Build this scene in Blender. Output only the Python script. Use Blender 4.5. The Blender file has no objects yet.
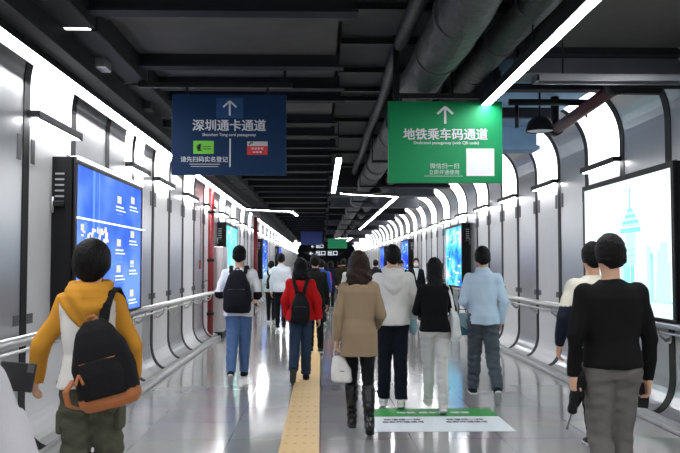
import bpy, bmesh, math, random
import numpy as np
from mathutils import Vector, Matrix, Euler
random.seed(7)
PI = math.pi
scene = bpy.context.scene
C = scene.collection

# ---------------------------------------------------------------- camera, world, exposure
cam_d = bpy.data.cameras.new('camera'); cam = bpy.data.objects.new('camera', cam_d); C.objects.link(cam)
cam.location = (0, 0, 1.53)
cam_d.sensor_width = 36; cam_d.lens = 810*36/680
cam.rotation_euler = (math.radians(90) + math.atan(38.5/810), 0, -math.atan(19/810))
cam_d.clip_start = .05; cam_d.clip_end = 300
cam_d.dof.use_dof = True; cam_d.dof.focus_distance = 9.0; cam_d.dof.aperture_fstop = 9.0
scene.camera = cam
w = bpy.data.worlds.new('world'); scene.world = w; w.use_nodes = True
w.node_tree.nodes['Background'].inputs[0].default_value = (.75, .85, 1, 1)
w.node_tree.nodes['Background'].inputs[1].default_value = .35
scene.view_settings.view_transform = 'Standard'; scene.view_settings.look = 'None'
scene.view_settings.gamma = 1; scene.view_settings.use_curve_mapping = False
scene.view_settings.exposure = 1.32
E_STRIP, E_PANEL, E_BAR = 18.0, 1.6, 9.0

# ---------------------------------------------------------------- materials
MATS = {}
def mat(name, col, rough=.6, metal=0, bump=0, bscale=40, vary=0, vscale=6, emit=0, coat=0, stretch=None, spec=.5, alpha=1):
    if name in MATS: return MATS[name]
    m = bpy.data.materials.new(name); m.use_nodes = True; MATS[name] = m
    nt = m.node_tree; b = nt.nodes['Principled BSDF']
    b.inputs['Base Color'].default_value = (*col, 1); b.inputs['Roughness'].default_value = rough
    b.inputs['Metallic'].default_value = metal; b.inputs['Specular IOR Level'].default_value = spec
    b.inputs['Coat Weight'].default_value = coat
    b.inputs['Alpha'].default_value = alpha
    if emit:
        b.inputs['Emission Color'].default_value = (*col, 1); b.inputs['Emission Strength'].default_value = emit
    tc = nt.nodes.new('ShaderNodeTexCoord'); mp = nt.nodes.new('ShaderNodeMapping')
    nt.links.new(tc.outputs['Object'], mp.inputs[0])
    if stretch: mp.inputs['Scale'].default_value = stretch
    if vary:
        n = nt.nodes.new('ShaderNodeTexNoise'); n.inputs['Scale'].default_value = vscale; n.inputs['Detail'].default_value = 5
        nt.links.new(mp.outputs[0], n.inputs[0])
        r = nt.nodes.new('ShaderNodeMix'); r.data_type = 'RGBA'
        r.inputs['A'].default_value = (*[c*(1-vary) for c in col], 1); r.inputs['B'].default_value = (*[min(1, c*(1+vary)) for c in col], 1)
        nt.links.new(n.outputs[0], r.inputs['Factor']); nt.links.new(r.outputs['Result'], b.inputs['Base Color'])
    if bump:
        n = nt.nodes.new('ShaderNodeTexNoise'); n.inputs['Scale'].default_value = bscale; n.inputs['Detail'].default_value = 3
        nt.links.new(mp.outputs[0], n.inputs[0])
        k = nt.nodes.new('ShaderNodeBump'); k.inputs['Strength'].default_value = bump; k.inputs['Distance'].default_value = .01
        nt.links.new(n.outputs[0], k.inputs['Height']); nt.links.new(k.outputs[0], b.inputs['Normal'])
    return m
def srgb(r, g, b): return tuple(((v/255)/12.92 if v/255 <= .04045 else ((v/255+.055)/1.055)**2.4) for v in (r, g, b))
def glow(name, col, s):
    if name in MATS: return MATS[name]
    m = bpy.data.materials.new(name); m.use_nodes = True; MATS[name] = m
    nt = m.node_tree; nt.nodes.clear()
    e = nt.nodes.new('ShaderNodeEmission'); o = nt.nodes.new('ShaderNodeOutputMaterial')
    e.inputs[0].default_value = (*col, 1); e.inputs[1].default_value = s
    nt.links.new(e.outputs[0], o.inputs[0]); return m

M_floor = bpy.data.materials.new('polished_tile'); M_floor.use_nodes = True
nt = M_floor.node_tree; b = nt.nodes['Principled BSDF']
tc = nt.nodes.new('ShaderNodeTexCoord'); br = nt.nodes.new('ShaderNodeTexBrick')
br.offset = 0; br.inputs['Scale'].default_value = 1; br.inputs['Brick Width'].default_value = .8; br.inputs['Row Height'].default_value = .8
br.inputs['Mortar Size'].default_value = .004; br.inputs['Mortar Smooth'].default_value = .3
br.inputs['Color1'].default_value = (.32, .316, .312, 1); br.inputs['Color2'].default_value = (.37, .365, .36, 1); br.inputs['Mortar'].default_value = (.16, .16, .16, 1)
nt.links.new(tc.outputs['Object'], br.inputs[0])
n = nt.nodes.new('ShaderNodeTexNoise'); n.inputs['Scale'].default_value = 1.6; n.inputs['Detail'].default_value = 8
nt.links.new(tc.outputs['Object'], n.inputs[0])
mx = nt.nodes.new('ShaderNodeMix'); mx.data_type = 'RGBA'; mx.blend_type = 'MULTIPLY'; mx.inputs['Factor'].default_value = .35
nt.links.new(br.outputs['Color'], mx.inputs['A']); nt.links.new(n.outputs['Color'], mx.inputs['B']); nt.links.new(mx.outputs['Result'], b.inputs['Base Color'])
mr = nt.nodes.new('ShaderNodeMapRange'); mr.inputs['To Min'].default_value = .07; mr.inputs['To Max'].default_value = .17
n2 = nt.nodes.new('ShaderNodeTexNoise'); n2.inputs['Scale'].default_value = 3; nt.links.new(tc.outputs['Object'], n2.inputs[0])
nt.links.new(n2.outputs[0], mr.inputs[0]); nt.links.new(mr.outputs[0], b.inputs['Roughness'])
b.inputs['Specular IOR Level'].default_value = .75
bp = nt.nodes.new('ShaderNodeBump'); bp.inputs['Strength'].default_value = .06; bp.inputs['Distance'].default_value = .02
n3 = nt.nodes.new('ShaderNodeTexNoise'); n3.inputs['Scale'].default_value = 2.2; nt.links.new(tc.outputs['Object'], n3.inputs[0])
nt.links.new(n3.outputs[0], bp.inputs['Height']); nt.links.new(bp.outputs[0], b.inputs['Normal'])

M_panel = mat('grey_wall_panel', (.50, .51, .53), .30, .82, vary=.05, vscale=2)
M_white = mat('white_wall_panel', (.74, .74, .75), .35, vary=.03)
M_groove = mat('dark_rib', (.007, .0075, .008), .55, spec=.25)
M_kerb = mat('kerb_steel', (.48, .48, .48), .35, .5, vary=.1)
M_black = mat('black_metal', (.006, .006, .007), .5, spec=.3)
M_blackm = mat('matt_black', (.007, .007, .008), .75, spec=.2)
M_vent = mat('vent_grey', (.09, .09, .10), .5)
M_steel = mat('brushed_steel', (.62, .62, .62), .38, 1, vary=.08, vscale=3)
M_ceil = mat('ceiling_concrete', (.085, .08, .075), .85, bump=.4, bscale=8, vary=.35, vscale=3)
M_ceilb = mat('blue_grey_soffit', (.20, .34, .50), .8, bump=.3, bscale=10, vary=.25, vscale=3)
M_beam = mat('dark_beam', (.014, .015, .021), .7, vary=.2, spec=.25)
M_beamc = mat('concrete_beam', (.10, .105, .125), .8, bump=.4, bscale=12, vary=.3, vscale=4)
M_pipe = mat('pipe_wrap', (.045, .043, .045), .5, .1, bump=1.6, bscale=14, vary=.5, vscale=6, stretch=(1, .6, 1))
M_tube = glow('led_strip_white', (.98, .985, 1), E_STRIP)
M_light = glow('backlit_white', (.98, .985, 1), E_PANEL)
M_bar = glow('wash_light', (.98, .985, 1), E_BAR)
M_red = mat('red_paint', (.22, .012, .015), .4)
M_dred = mat('dark_red_paint', (.055, .007, .010), .5)
M_alu = mat('aluminium_trim', (.45, .46, .48), .3, .8)

# ---------------------------------------------------------------- helpers
def tag(o, label=None, cat=None, group=None, kind=None):
    if label: o['label'] = label
    if cat: o['category'] = cat
    if group: o['group'] = group
    if kind: o['kind'] = kind
    return o
def thing(name, label, cat, loc=(0, 0, 0), rz=0, group=None):
    o = bpy.data.objects.new(name, None); C.objects.link(o); o.location = loc; o.rotation_euler = (0, 0, rz)
    o.empty_display_size = .1
    return tag(o, label, cat, group)
class MB:
    """collects shapes into one mesh; slot = material index"""
    def __init__(s): s.bm = bmesh.new(); s.mats = []
    def _mi(s, m):
        if m not in s.mats: s.mats.append(m)
        return s.mats.index(m)
    def box(s, x0, x1, y0, y1, z0, z1, m, bev=0, M=None):
        r = bmesh.ops.create_cube(s.bm, size=1); vs = r['verts']
        for v in vs: v.co = Vector(((x0+x1)/2+v.co.x*(x1-x0), (y0+y1)/2+v.co.y*(y1-y0), (z0+z1)/2+v.co.z*(z1-z0)))
        fs = set(f for v in vs for f in v.link_faces); i = s._mi(m)
        for f in fs: f.material_index = i
        if bev:
            es = list(set(e for v in vs for e in v.link_edges))
            g = bmesh.ops.bevel(s.bm, geom=es, offset=bev, segments=2, affect='EDGES', profile=.5)
            vs = g['verts']
            for f in g['faces']: f.material_index = i
            vs = list(set(v for f in g['faces'] for v in f.verts))
        if M is not None:
            for v in vs: v.co = M @ v.co
        return s
    def tube(s, pts, r, m, n=12, smooth=True, cap=True):
        i = s._mi(m); rings = []
        pts = [Vector(p) for p in pts]; rr = r if isinstance(r, (list, tuple)) else [r]*len(pts)
        up = None
        for k, p in enumerate(pts):
            t = (pts[min(k+1, len(pts)-1)]-pts[max(k-1, 0)]).normalized()
            if up is None: up = Vector((0, 0, 1)) if abs(t.z) < .9 else Vector((1, 0, 0))
            a = t.cross(up).normalized(); up = a.cross(t).normalized()
            rings.append([s.bm.verts.new(p+rr[k]*(math.cos(2*PI*j/n)*a+math.sin(2*PI*j/n)*up)) for j in range(n)])
        for A, B in zip(rings, rings[1:]):
            for j in range(n):
                f = s.bm.faces.new((A[j], A[(j+1) % n], B[(j+1) % n], B[j])); f.material_index = i; f.smooth = smooth
        if cap:
            for R_ in (rings[0], rings[-1]):
                try: f = s.bm.faces.new(R_); f.material_index = i
                except ValueError: pass
        return s
    def prism(s, pts, y0, y1, m, smooth=False):
        """closed XZ outline extruded along Y"""
        i = s._mi(m)
        A = [s.bm.verts.new((x, y0, z)) for x, z in pts]; B = [s.bm.verts.new((x, y1, z)) for x, z in pts]
        n = len(pts)
        for j in range(n):
            f = s.bm.faces.new((A[j], A[(j+1) % n], B[(j+1) % n], B[j])); f.material_index = i; f.smooth = smooth
        for R_ in (A, B):
            f = s.bm.faces.new(R_); f.material_index = i
            bmesh.ops.triangulate(s.bm, faces=[f])
        return s
    def poly(s, pts, m):
        f = s.bm.faces.new([s.bm.verts.new(p) for p in pts]); f.material_index = s._mi(m); return s
    def build(s, name, parent=None, kind=None, loc=None):
        bmesh.ops.recalc_face_normals(s.bm, faces=s.bm.faces[:])
        me = bpy.data.meshes.new(name); s.bm.to_mesh(me); s.bm.free()
        for m in s.mats: me.materials.append(m)
        o = bpy.data.objects.new(name, me); C.objects.link(o)
        if parent: o.parent = parent
        if loc: o.location = loc
        if kind: o['kind'] = kind
        return o
_tc = {}
def text(body, width, loc, m, parent, name='lettering', rot=(PI/2, 0, 0), bold=.012, height=None):
    cu = bpy.data.curves.new('t', 'FONT'); cu.body = body; cu.size = 1; cu.extrude = .012
    cu.align_x = 'CENTER'
    o = bpy.data.objects.new('t', cu); C.objects.link(o)
    dg = bpy.context.evaluated_depsgraph_get(); dg.update()
    me = bpy.data.meshes.new_from_object(o.evaluated_get(dg)); bpy.data.objects.remove(o)
    xs = [v.co.x for v in me.vertices]; ys = [v.co.y for v in me.vertices]
    sc = width/(max(xs)-min(xs)); cx = (max(xs)+min(xs))/2; cy = (max(ys)+min(ys))/2
    for v in me.vertices: v.co = Vector(((v.co.x-cx)*sc, (v.co.y-cy)*sc, v.co.z*sc*.3))
    if bold:
        bm = bmesh.new()
        for iq, (dx, dy) in enumerate(((-bold, -bold*.6), (bold, -bold*.6), (-bold, bold*.6), (bold, bold*.6))):
            n0 = len(bm.verts); bm.from_mesh(me); bm.verts.ensure_lookup_table()
            for v in bm.verts[n0:]: v.co.x += dx*sc; v.co.y += dy*sc; v.co.z += iq*.0006
        bm.to_mesh(me); bm.free()
    me.materials.clear(); me.materials.append(m)
    t = bpy.data.objects.new(name, me); C.objects.link(t); t.parent = parent; t.location = loc; t.rotation_euler = rot
    return t
ORD = ['nearest', 'second', 'third', 'fourth', 'fifth', 'sixth', 'seventh', 'eighth', 'ninth', 'tenth', 'eleventh', 'twelfth', 'thirteenth',
       'fourteenth', 'fifteenth', 'sixteenth', 'seventeenth', 'eighteenth', 'nineteenth', 'twentieth', 'twenty-first', 'twenty-second', 'twenty-third', 'twenty-fourth', 'twenty-fifth'] + ['twenty-'+w_ for w_ in 'sixth seventh eighth ninth'.split()] + ['thirtieth'] + ['thirty-'+w_ for w_ in 'first second third fourth fifth'.split()]

# ---------------------------------------------------------------- floor and walls
YN, YF = -7.0, 84.0
XL, XR = -2.38, 3.47
MB().box(XL-.3, XR+.3, YN, YF+8, -.1, 0, M_floor).build('floor', kind='structure')

def profile():
    p = []
    for i in range(9):
        t = math.radians(80)*(1-i/8); p.append((.22*(1-math.cos(t)), .42-.345*math.sin(t)))
    p.append((0, 1.05)); p.append((0, 2.0))
    for i in range(13):
        t = math.radians(90)*i/12; p.append((.56*(1-math.cos(t)), 2.98+.64*math.sin(t)))
    return p
PROF = profile()
def band(mb, side, X, y0, y1, m, z0=-1, z1=9, off=0., th=.03):
    pts = [(d, z) for d, z in PROF if z0-1e-6 <= z <= z1+1e-6]
    sg = 1 if side == 'left' else -1
    for lim in (z0, z1):                                   # exact ends
        for (d0, a), (d1, b_) in zip(PROF, PROF[1:]):
            if a < lim < b_: pts.append((d0+(d1-d0)*(lim-a)/(b_-a), lim))
    pts = sorted(set(pts), key=lambda q: q[1]+q[0]*.001 if q[1] > 2 else q[1])
    nrm = []
    for i, (d, z) in enumerate(pts):
        a = pts[max(i-1, 0)]; c = pts[min(i+1, len(pts)-1)]
        t = Vector((c[0]-a[0], c[1]-a[1])).normalized(); nrm.append(Vector((t.y, -t.x)))
    front = [(X+sg*(d+n_.x*off), z+n_.y*off) for (d, z), n_ in zip(pts, nrm)]
    back = [(X+sg*(d+n_.x*(off-th)), z+n_.y*(off-th)) for (d, z), n_ in zip(pts, nrm)]
    i = mb._mi(m); n = len(front)
    F0 = [mb.bm.verts.new((x, y0, z)) for x, z in front]; F1 = [mb.bm.verts.new((x, y1, z)) for x, z in front]
    B0 = [mb.bm.verts.new((x, y0, z)) for x, z in back]; B1 = [mb.bm.verts.new((x, y1, z)) for x, z in back]
    def q(*v, sm=False):
        f = mb.bm.faces.new(v); f.material_index = i; f.smooth = sm
    for j in range(n-1):
        q(F0[j], F0[j+1], F1[j+1], F1[j]); q(B0[j], B1[j], B1[j+1], B0[j+1])
        q(F0[j], B0[j], B0[j+1], F0[j+1]); q(F1[j], F1[j+1], B1[j+1], B1[j])
    q(F0[0], F1[0], B1[0], B0[0]); q(F0[-1], B0[-1], B1[-1], F1[-1])

def wall(side, X, ys, lit):
    """ys: groove positions; lit: (y0,y1) intervals of the backlit arch panels"""
    sg = 1 if side == 'left' else -1
    root = MB(); 
    def isl(a, b_): return any(l0 <= (a+b_)/2 <= l1 for l0, l1 in lit)
    cuts = sorted(set(list(ys)+[v for l in lit for v in l]))
    for a, b_ in zip(cuts, cuts[1:]):
        ga = .06 if a in ys else 0; gb = .06 if b_ in ys else 0
        if isl(a, b_):
            band(root, side, X, a+ga, b_-gb, M_white, -1, 2.78)
        else:
            band(root, side, X, a+ga, b_-gb, M_panel)
    # backing behind everything
    bx = sorted((X-sg*.05, X-sg*.12)); root.box(bx[0], bx[1], ys[0], ys[-1], 0, 3.7, M_groove)
    wobj = root.build('wall_'+side, kind='structure')
    g = MB()
    for y in ys: band(g, side, X, y-.068, y+.068, M_groove, off=.006, th=.05)
    g.build('groove_rib', wobj)
    v = MB()
    for y in ys[:34]:
        for s_ in (-1, 1):
            for (z0, z1, wd) in ((2.36, 2.56, .085), (1.055, 1.135, .12)):
                yy = y+s_*.15
                x0, x1 = sorted((X, X+sg*.006))
                v.box(x0, x1, yy-wd/2, yy+wd/2, z0, z1, M_vent)
    v.build('vent_grille', wobj)
    kb = MB()
    x0, x1 = sorted((X+sg*.16, X+sg*.27))
    kb.box(x0, x1, ys[0], ys[-1], 0, .045, M_kerb, .008); kb.box(*sorted((X+sg*.12, X+sg*.2)), ys[0], ys[-1], 0, .085, M_kerb)
    kb.build('baseboard_'+side, kind='structure')
    # backlit arches and the lamp bars on them
    vis = [l for l in lit]
    vis.sort()
    seen = [l for l in vis if l[1] > 5.5]
    for l in vis:
        a, b_ = l
        k = seen.index(l) if l in seen else -1
        where = (ORD[k]+' from the camera on the '+side+' wall') if k >= 0 else 'behind the camera on the '+side+' wall'
        p = MB()
        segs = [a]+[y for y in ys if a+.01 < y < b_-.01]+[b_]
        for s0, s1 in zip(segs, segs[1:]):
            band(p, side, X, s0+.06, s1-.06, M_light, 2.80, 9)
        o = p.build('backlit_panel')
        tag(o, 'curved backlit white arch panel, '+where, 'light panel', 'backlit arch panels of the '+side+' wall'+(' behind the camera' if k < 0 else ''))
        t = thing('wall_lamp', 'black wall-wash lamp bar across the backlit arch, '+where, 'lamp', (X, (a+b_)/2, 2.70), 0, 'lamp bars of the '+side+' wall'+(' behind the camera' if k < 0 else ''))
        h = MB(); L = (b_-a)/2-.02; x0, x1 = sorted((0.0, sg*.10))
        h.box(x0, x1, -L, L, .03, .085, M_black, .004)
        h.box(*sorted((sg*.09, sg*.10)), -L, L, 0.015, .03, M_black)
        h.build('housing', t)
        lt = MB(); lt.box(*sorted((sg*.02, sg*.085)), -L+.06, L-.06, .012, .029, M_bar); lt.build('light_tube', t)
YL = [6.55+1.237*k for k in range(-11, 62)]
YR = [7.97+1.24*k for k in range(-12, 61)]
litL = [(6.55+1.237*k, 6.55+1.237*(k+1)) for k in list(range(-10, 1, 2))+list(range(4, 61, 2))]+[(9.83, 10.88)]
litR = [(7.97+1.24*k, 7.97+1.24*(k+1)) for k in list(range(-11, -1, 2))+list(range(1, 60, 2))]
wall('left', XL, YL, litL); wall('right', XR, YR, litR)

# far hall beyond the end of the passage
e = MB(); M_far = mat('far_hall', (.03, .035, .05), .7, vary=.3, vscale=1)
e.box(XL-.6, XR+.6, YF+8, YF+8.2, 0, 3.95, M_far); e.box(XL-.6, XL-.5, YF-1, YF+8, 0, 3.95, M_far); e.box(XR+.5, XR+.6, YF-1, YF+8, 0, 3.95, M_far)
e.build('wall_far', kind='structure')

# ---------------------------------------------------------------- ceiling
c = MB(); c.box(XL-.6, XR+.6, YN, YF+8.2, 3.95, 4.1, M_ceil); c.build('ceiling', kind='structure')
# left soffit slab, with deep cross beams
c = MB(); c.box(-1.78, .14, YN, YF, 3.56, 3.95, M_ceil)
c.box(1.95, XR+.02, YN, 7.38, 3.5, 3.95, M_ceil)
c.build('soffit', kind='structure')
yb = [2.9, 4.5, 6.05, 7.75, 8.7, 9.35, 10.85, 11.9, 13.1, 14.0, 15.2, 16.4, 17.9, 19.4, 21.0, 22.6]+[24.5+2.4*i for i in range(20)]
n_t = 0
for i, y in enumerate(yb):
    n_t += 1
    t = MB(); x1 = .2+.03*((i*7) % 3-1)
    t.box(-1.9, x1, y, y+.06, 3.44, 3.58, M_beam); t.box(-1.9, x1+.05, y-.05, y+.11, 3.43, 3.45, M_beam)
    if i % 3 != 1: t.box(-1.9, x1-.02, y+.35, y+.47, 3.515, 3.565, M_ceil)
    t.build('trim_%d' % n_t, kind='structure')
# right bay: concrete cross beam, blue grey soffit panels
t = MB(); t.box(1.87, XR, 7.35, 7.75, 3.30, 3.8, M_beamc); t.box(1.8, XR, 7.2, 7.36, 3.44, 3.5, M_beam); t.build('trim_%d' % (n_t+1), kind='structure')
t = MB(); t.box(1.72, 3.05, 8.05, 8.2, 3.3, 3.36, M_beam); t.box(1.7, 1.78, 7.9, 12, 3.28, 3.45, M_beam)
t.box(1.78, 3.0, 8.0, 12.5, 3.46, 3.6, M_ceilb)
t.box(1.5, 2.85, 9.8, 9.9, 3.34, 3.46, M_beam); t.build('trim_%d' % (n_t+2), kind='structure')
n_t += 3
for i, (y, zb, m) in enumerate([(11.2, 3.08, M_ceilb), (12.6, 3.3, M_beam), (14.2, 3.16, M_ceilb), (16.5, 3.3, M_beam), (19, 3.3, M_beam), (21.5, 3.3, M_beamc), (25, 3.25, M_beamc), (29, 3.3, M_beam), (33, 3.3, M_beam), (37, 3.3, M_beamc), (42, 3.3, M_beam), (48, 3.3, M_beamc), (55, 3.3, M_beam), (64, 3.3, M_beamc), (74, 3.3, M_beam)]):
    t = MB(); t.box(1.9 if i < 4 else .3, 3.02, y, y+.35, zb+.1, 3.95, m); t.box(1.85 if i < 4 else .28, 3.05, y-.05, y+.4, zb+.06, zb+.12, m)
    t.build('trim_%d' % n_t, kind='structure'); n_t += 1
t = MB(); t.box(1.9, 3.0, 12.5, YF, 3.62, 3.95, M_ceil); t.build('trim_%d' % n_t, kind='structure'); n_t += 1
# centre bay: dark slats seen above, thin cross bars
M_bay = mat('bay_slab', (.055, .062, .065), .8, bump=.3, vary=.4, vscale=2)
t = MB()
for y in [4.8, 5.8, 6.9, 8.0, 9.2, 10.2, 10.8, 12.4, 14, 16, 18, 20, 23, 26, 30, 35, 40, 46, 52, 60]:
    t.box(.2, 2.0, y, y+.07, 3.74, 3.80, M_black)
t.box(.2, 1.9, YN, YF, 3.82, 3.95, M_bay)
t.build('trim_%d' % n_t, kind='structure'); n_t += 1

# insulated pipes above the passage
def pipe(name, label, X, Z, r, y0, y1, group='insulated pipes under the ceiling'):
    t = thing(name, label, 'pipe', (X, y0, Z-r), 0, group)
    p = MB(); pts = []; y = 0
    rr = []
    while y < y1-y0:
        pts.append((.015*math.sin(y*1.3), y, r+.012*math.sin(y*.9+X))); rr.append(r*(1+.035*math.sin(y*2.6+X*3)+.02*math.sin(y*7.1))); y += .16
    p.tube(pts, rr, M_pipe, 24); p.build('insulation', t)
    yy = 6.45
    while yy < 30 and r > .1:
        c_ = MB(); c_.tube([(0, yy-.009, r), (0, yy+.009, r)], r*1.06, M_vent, 24); c_.build('clamp', t); yy += 1.15
    yy = 5.5
    while yy < 45 and r > .1:
        h_ = MB()
        h_.box(-r-.03, r+.03, yy, yy+.04, -.05, -.01, M_black)
        for s_ in (-1, 1): h_.box(s_*(r+.02)-.008, s_*(r+.02)+.008, yy+.01, yy+.03, -.03, 3.82-(Z-r), M_black)
        h_.build('hanger', t); yy += 4.2
pipe('insulated_pipe', 'wide grey wrapped pipe, biggest of the pipes above the green sign', 1.06, 3.45, .205, -5, 90)
pipe('insulated_pipe', 'narrower grey wrapped pipe between the big pipe and the light strip', 1.62, 3.55, .14, -5, 90)
pipe('insulated_pipe', 'thin dark wrapped pipe on the left of the big pipe', .80, 3.73, .07, -5, 90)

# cable tray over the left strip
tr = MB(); M_tray = mat('dark_tray', (.018, .018, .019), .7, vary=.3, spec=.3)
tr.box(-2.22, -1.99, YN, 60, 3.19, 3.25, M_tray); tr.box(-2.04, -1.99, YN, 60, 3.25, 3.36, M_tray); tr.box(-2.22, -2.18, YN, 60, 3.25, 3.30, M_tray)

for y0_ in [YN+1.9*k for k in range(35)]: tr.box(-1.80, -1.75, y0_, y0_+1.84, 3.36, 3.62, M_tray); tr.box(-2.0, -1.76, y0_, y0_+1.80, 3.355, 3.365, M_tray)
tr = tr.build('cable_tray'); tag(tr, 'dark cable tray running above the left light strip', 'cable tray')
q = MB()
for k in range(5):
    q.tube([(-2.12+.03*k, YN+y*.8, 3.28+.015*math.sin(y*.9+k*2)) for y in range(80)], .011, M_black, 6)
q.build('cable', tr)
for yy in (7.1, 9.0, 10.2, 11.6, 13.3, 15.2):
    j = MB(); j.box(-2.03, -1.9, yy, yy+.22, 3.27, 3.4, M_alu if yy == 7.1 else M_tray, .01); j.build('junction_box', tr)

# linear strip lights
def strip(pa, pb, label, w_=.08, z=3.13):
    a = Vector((*pa, z)); b_ = Vector((*pb, z)); d = b_-a; L = d.length; ang = math.atan2(d.y, d.x)-PI/2
    t = thing('strip_light', label, 'light', (a.x, a.y, z), ang, 'ceiling strip lights')
    h = MB(); h.box(-w_/2-.008, w_/2+.008, 0, L, .018, .075, M_black)
    if pa[0] < -2: h.box(-w_/2-.008, -w_/2-.002, 0, L, -.045, .03, M_black)  # wall-side shield, added to keep the strip's light off the left wall
    h.build('housing', t)
    m = MB(); m.box(-w_/2, w_/2, .006, L-.006, -.002, .018, M_tube); m.build('diffuser', t)
    h = MB()
    for s_ in (-1, 1): h.box(*sorted((s_*w_/2, s_*(w_/2+.008))), 0, L, 0, .018, M_black)  # opaque lips added to cut sideways light onto the upper walls
    h.build('side_lip', t)
    r = MB(); y = .4
    while y < L:
        r.tube([(0, y, .07), (0, y, .07+(.06 if pa[0] < -2 else .21 if pa[0] > 1.3 else .62 if pa[0] > 0 else .43))], .006, M_black, 6); y += 2.2
    if y > .5: r.build('suspension_rod', t)
strip((-2.2, -4), (-2.2, 23.3), 'long glowing white strip light running along the top of the left wall')
strip((-2.2, 23.3), (-.88, 24.3), 'thin strip light crossing from the left wall towards the ceiling middle')
strip((-.88, 24.5), (-.78, 26.3), 'short strip light stub in the ceiling left of the middle')
strip((-2.22, 28.5), (-2.2, 78), 'far strip light along the left wall beyond the gap')
strip((1.65, -3), (1.65, 8.02), 'bright strip light ending above the green sign')
strip((.27, 12.2), (.27, 17.95), 'strip light in the ceiling middle between the two signs')
strip((.45, 18.2), (1.78, 18.95), 'strip light lying across the passage behind the green sign')
strip((1.78, 19.1), (1.75, 36.5), 'long far strip light left of the right wall arches')
strip((.9, 48.6), (1.92, 48.6), 'far small strip light lying across the passage')
strip((1.8, 48.8), (1.7, 62), 'farthest strip light near the end of the passage')
strip((-2.0, 58.2), (-.9, 58.4), 'distant crosswise strip light near the end of the left wall')

# unlit crosswise light channel on the right
t = thing('light_channel', 'unlit aluminium light channel lying across the right side of the ceiling', 'lamp', (1.87, 6.9, 3.13))
m = MB(); m.box(0, 1.7, 0, .025, 0, .05, M_alu); m.box(0, 1.7, .155, .18, 0, .05, M_alu); m.box(0, .02, 0, .18, 0, .05, M_alu); m.box(0, 1.7, 0, .18, .045, .055, M_alu); m.build('frame', t)
m = MB(); m.box(.02, 1.7, .025, .155, .03, .045, M_vent); m.build('diffuser', t)
m = MB(); m.tube([(.25, .09, .05), (.25, .09, .65)], .008, M_black, 6); m.tube([(1.4, .09, .05), (1.4, .09, .65)], .008, M_black, 6); m.build('suspension_rod', t)
# pendant downlight
def pendant(x, y, z, label, r=.13, top=3.5):
    t = thing('pendant_lamp', label, 'lamp', (x, y, z), 0)
    m = MB(); m.tube([(0, 0, 0), (0, 0, .03), (0, 0, .10), (0, 0, .16), (0, 0, .17)], [r, r, r*.85, r*.5, .02], M_black, 24, cap=False); m.build('shade', t)
    m = MB(); m.tube([(0, 0, .008), (0, 0, .012)], r*.9, mat('frosted_lens', (.55, .55, .55), .5), 24); m.build('lens', t)
    m = MB(); m.tube([(0, 0, .16), (0, 0, top-z)], .012, M_black, 8); m.build('stem', t)
pendant(2.38, 8.7, 2.98, 'black round pendant lamp hanging right of the green sign', .15)
pendant(1.25, 18.5, 2.86+.3, 'small black pendant lamp behind and below the green sign', .15, 3.9)
# camera on stem in the middle
# red pipe on the right
t = thing('red_pipe', 'dark red sprinkler pipe under the ceiling beside the right arches', 'pipe', (2.72, 7.35, 3.1))
m = MB(); m.tube([(.0, .0, .07), (-.04, 1.75, -.02)], .062, M_dred, 18); m.build('pipe', t)
m = MB(); m.tube([(-.04, 1.72, -.02), (-.04, 1.86, -.02)], .075, M_black, 18); m.tube([(-.04, 1.8, -.02), (-.04, 1.8, .35)], .05, M_black, 14); m.build('elbow', t)
m = MB(); m.tube([(0, -.03, .07), (0, .08, .07)], .07, M_tray, 18); m.build('flange', t)
m = MB(); m.box(-.05, .75, .1, .2, .10, .16, M_tray); m.box(.1, .5, .16, .24, .05, .10, M_tray); m.box(-.02, .02, .12, .17, .13, .7, M_tray); m.build('bracket', t)
t = MB(); t.tube([(1.95, 8.3, 3.22), (2.78, 8.3, 3.22)], .035, M_black, 12); t.tube([(2.76, 8.3, 3.22), (2.76, 8.3, 3.06)], .012, M_black, 8); t.tube([(2.03, 8.3, 3.2), (2.03, 8.3, 2.95)], .02, M_black, 8)
t = t.build('conduit'); tag(t, 'black conduit bar with drop rods above the pendant lamp', 'pipe')

# ---------------------------------------------------------------- handrails
def rail(side, X, z, y0, y1, skip=()):
    sg = 1 if side == 'left' else -1
    t = thing('handrail', 'brushed steel handrail along the %s wall' % side, 'handrail', (X+sg*.14, y0, 0))
    m = MB(); L = y1-y0
    m.tube([(0, 0, z), (0, L, z)], .041, M_steel, 16); m.build('rail', t)
    m = MB(); m.tube([(-sg*.05, 0, z-.09), (-sg*.05, L, z-.09)], .014, M_steel, 10); m.build('lower_rail', t)
    y = .4
    while y < min(L, 45):
        b_ = MB(); b_.tube([(-sg*.14, y, z-.16), (-sg*.09, y, z-.175), (-sg*.02, y, z-.12), (0, y, z-.03)], [.02, .016, .014, .014], M_steel, 10)
        b_.tube([(-sg*.14, y, z-.16), (-sg*.128, y, z-.16)], .045, M_steel, 16)
        b_.build('bracket', t); y += 1.237
rail('left', XL, .962, -6, 80); rail('right', XR, .955, -6, 80)

# ---------------------------------------------------------------- tactile paving
M_tact = mat('tactile_yellow', (.72, .50, .22), .5, vary=.08, vscale=3)
tp = thing('tactile_paving', 'yellow tactile guiding strip laid along the middle of the floor', 'tactile paving', (-.18, -5, 0))
m = MB()
m.box(-.165, .165, 0, 70, .0005, .005, M_tact); m.build('paving', tp)
m = MB()
y = 0
while y < 70:
    for x in (-.12, -.04, .04, .12): m.box(x-.014, x+.014, y+.02, y+.28, .004, .0085, M_tact)
    y += .30
    if y > 40: break
m.build('guide_bar', tp)

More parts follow.
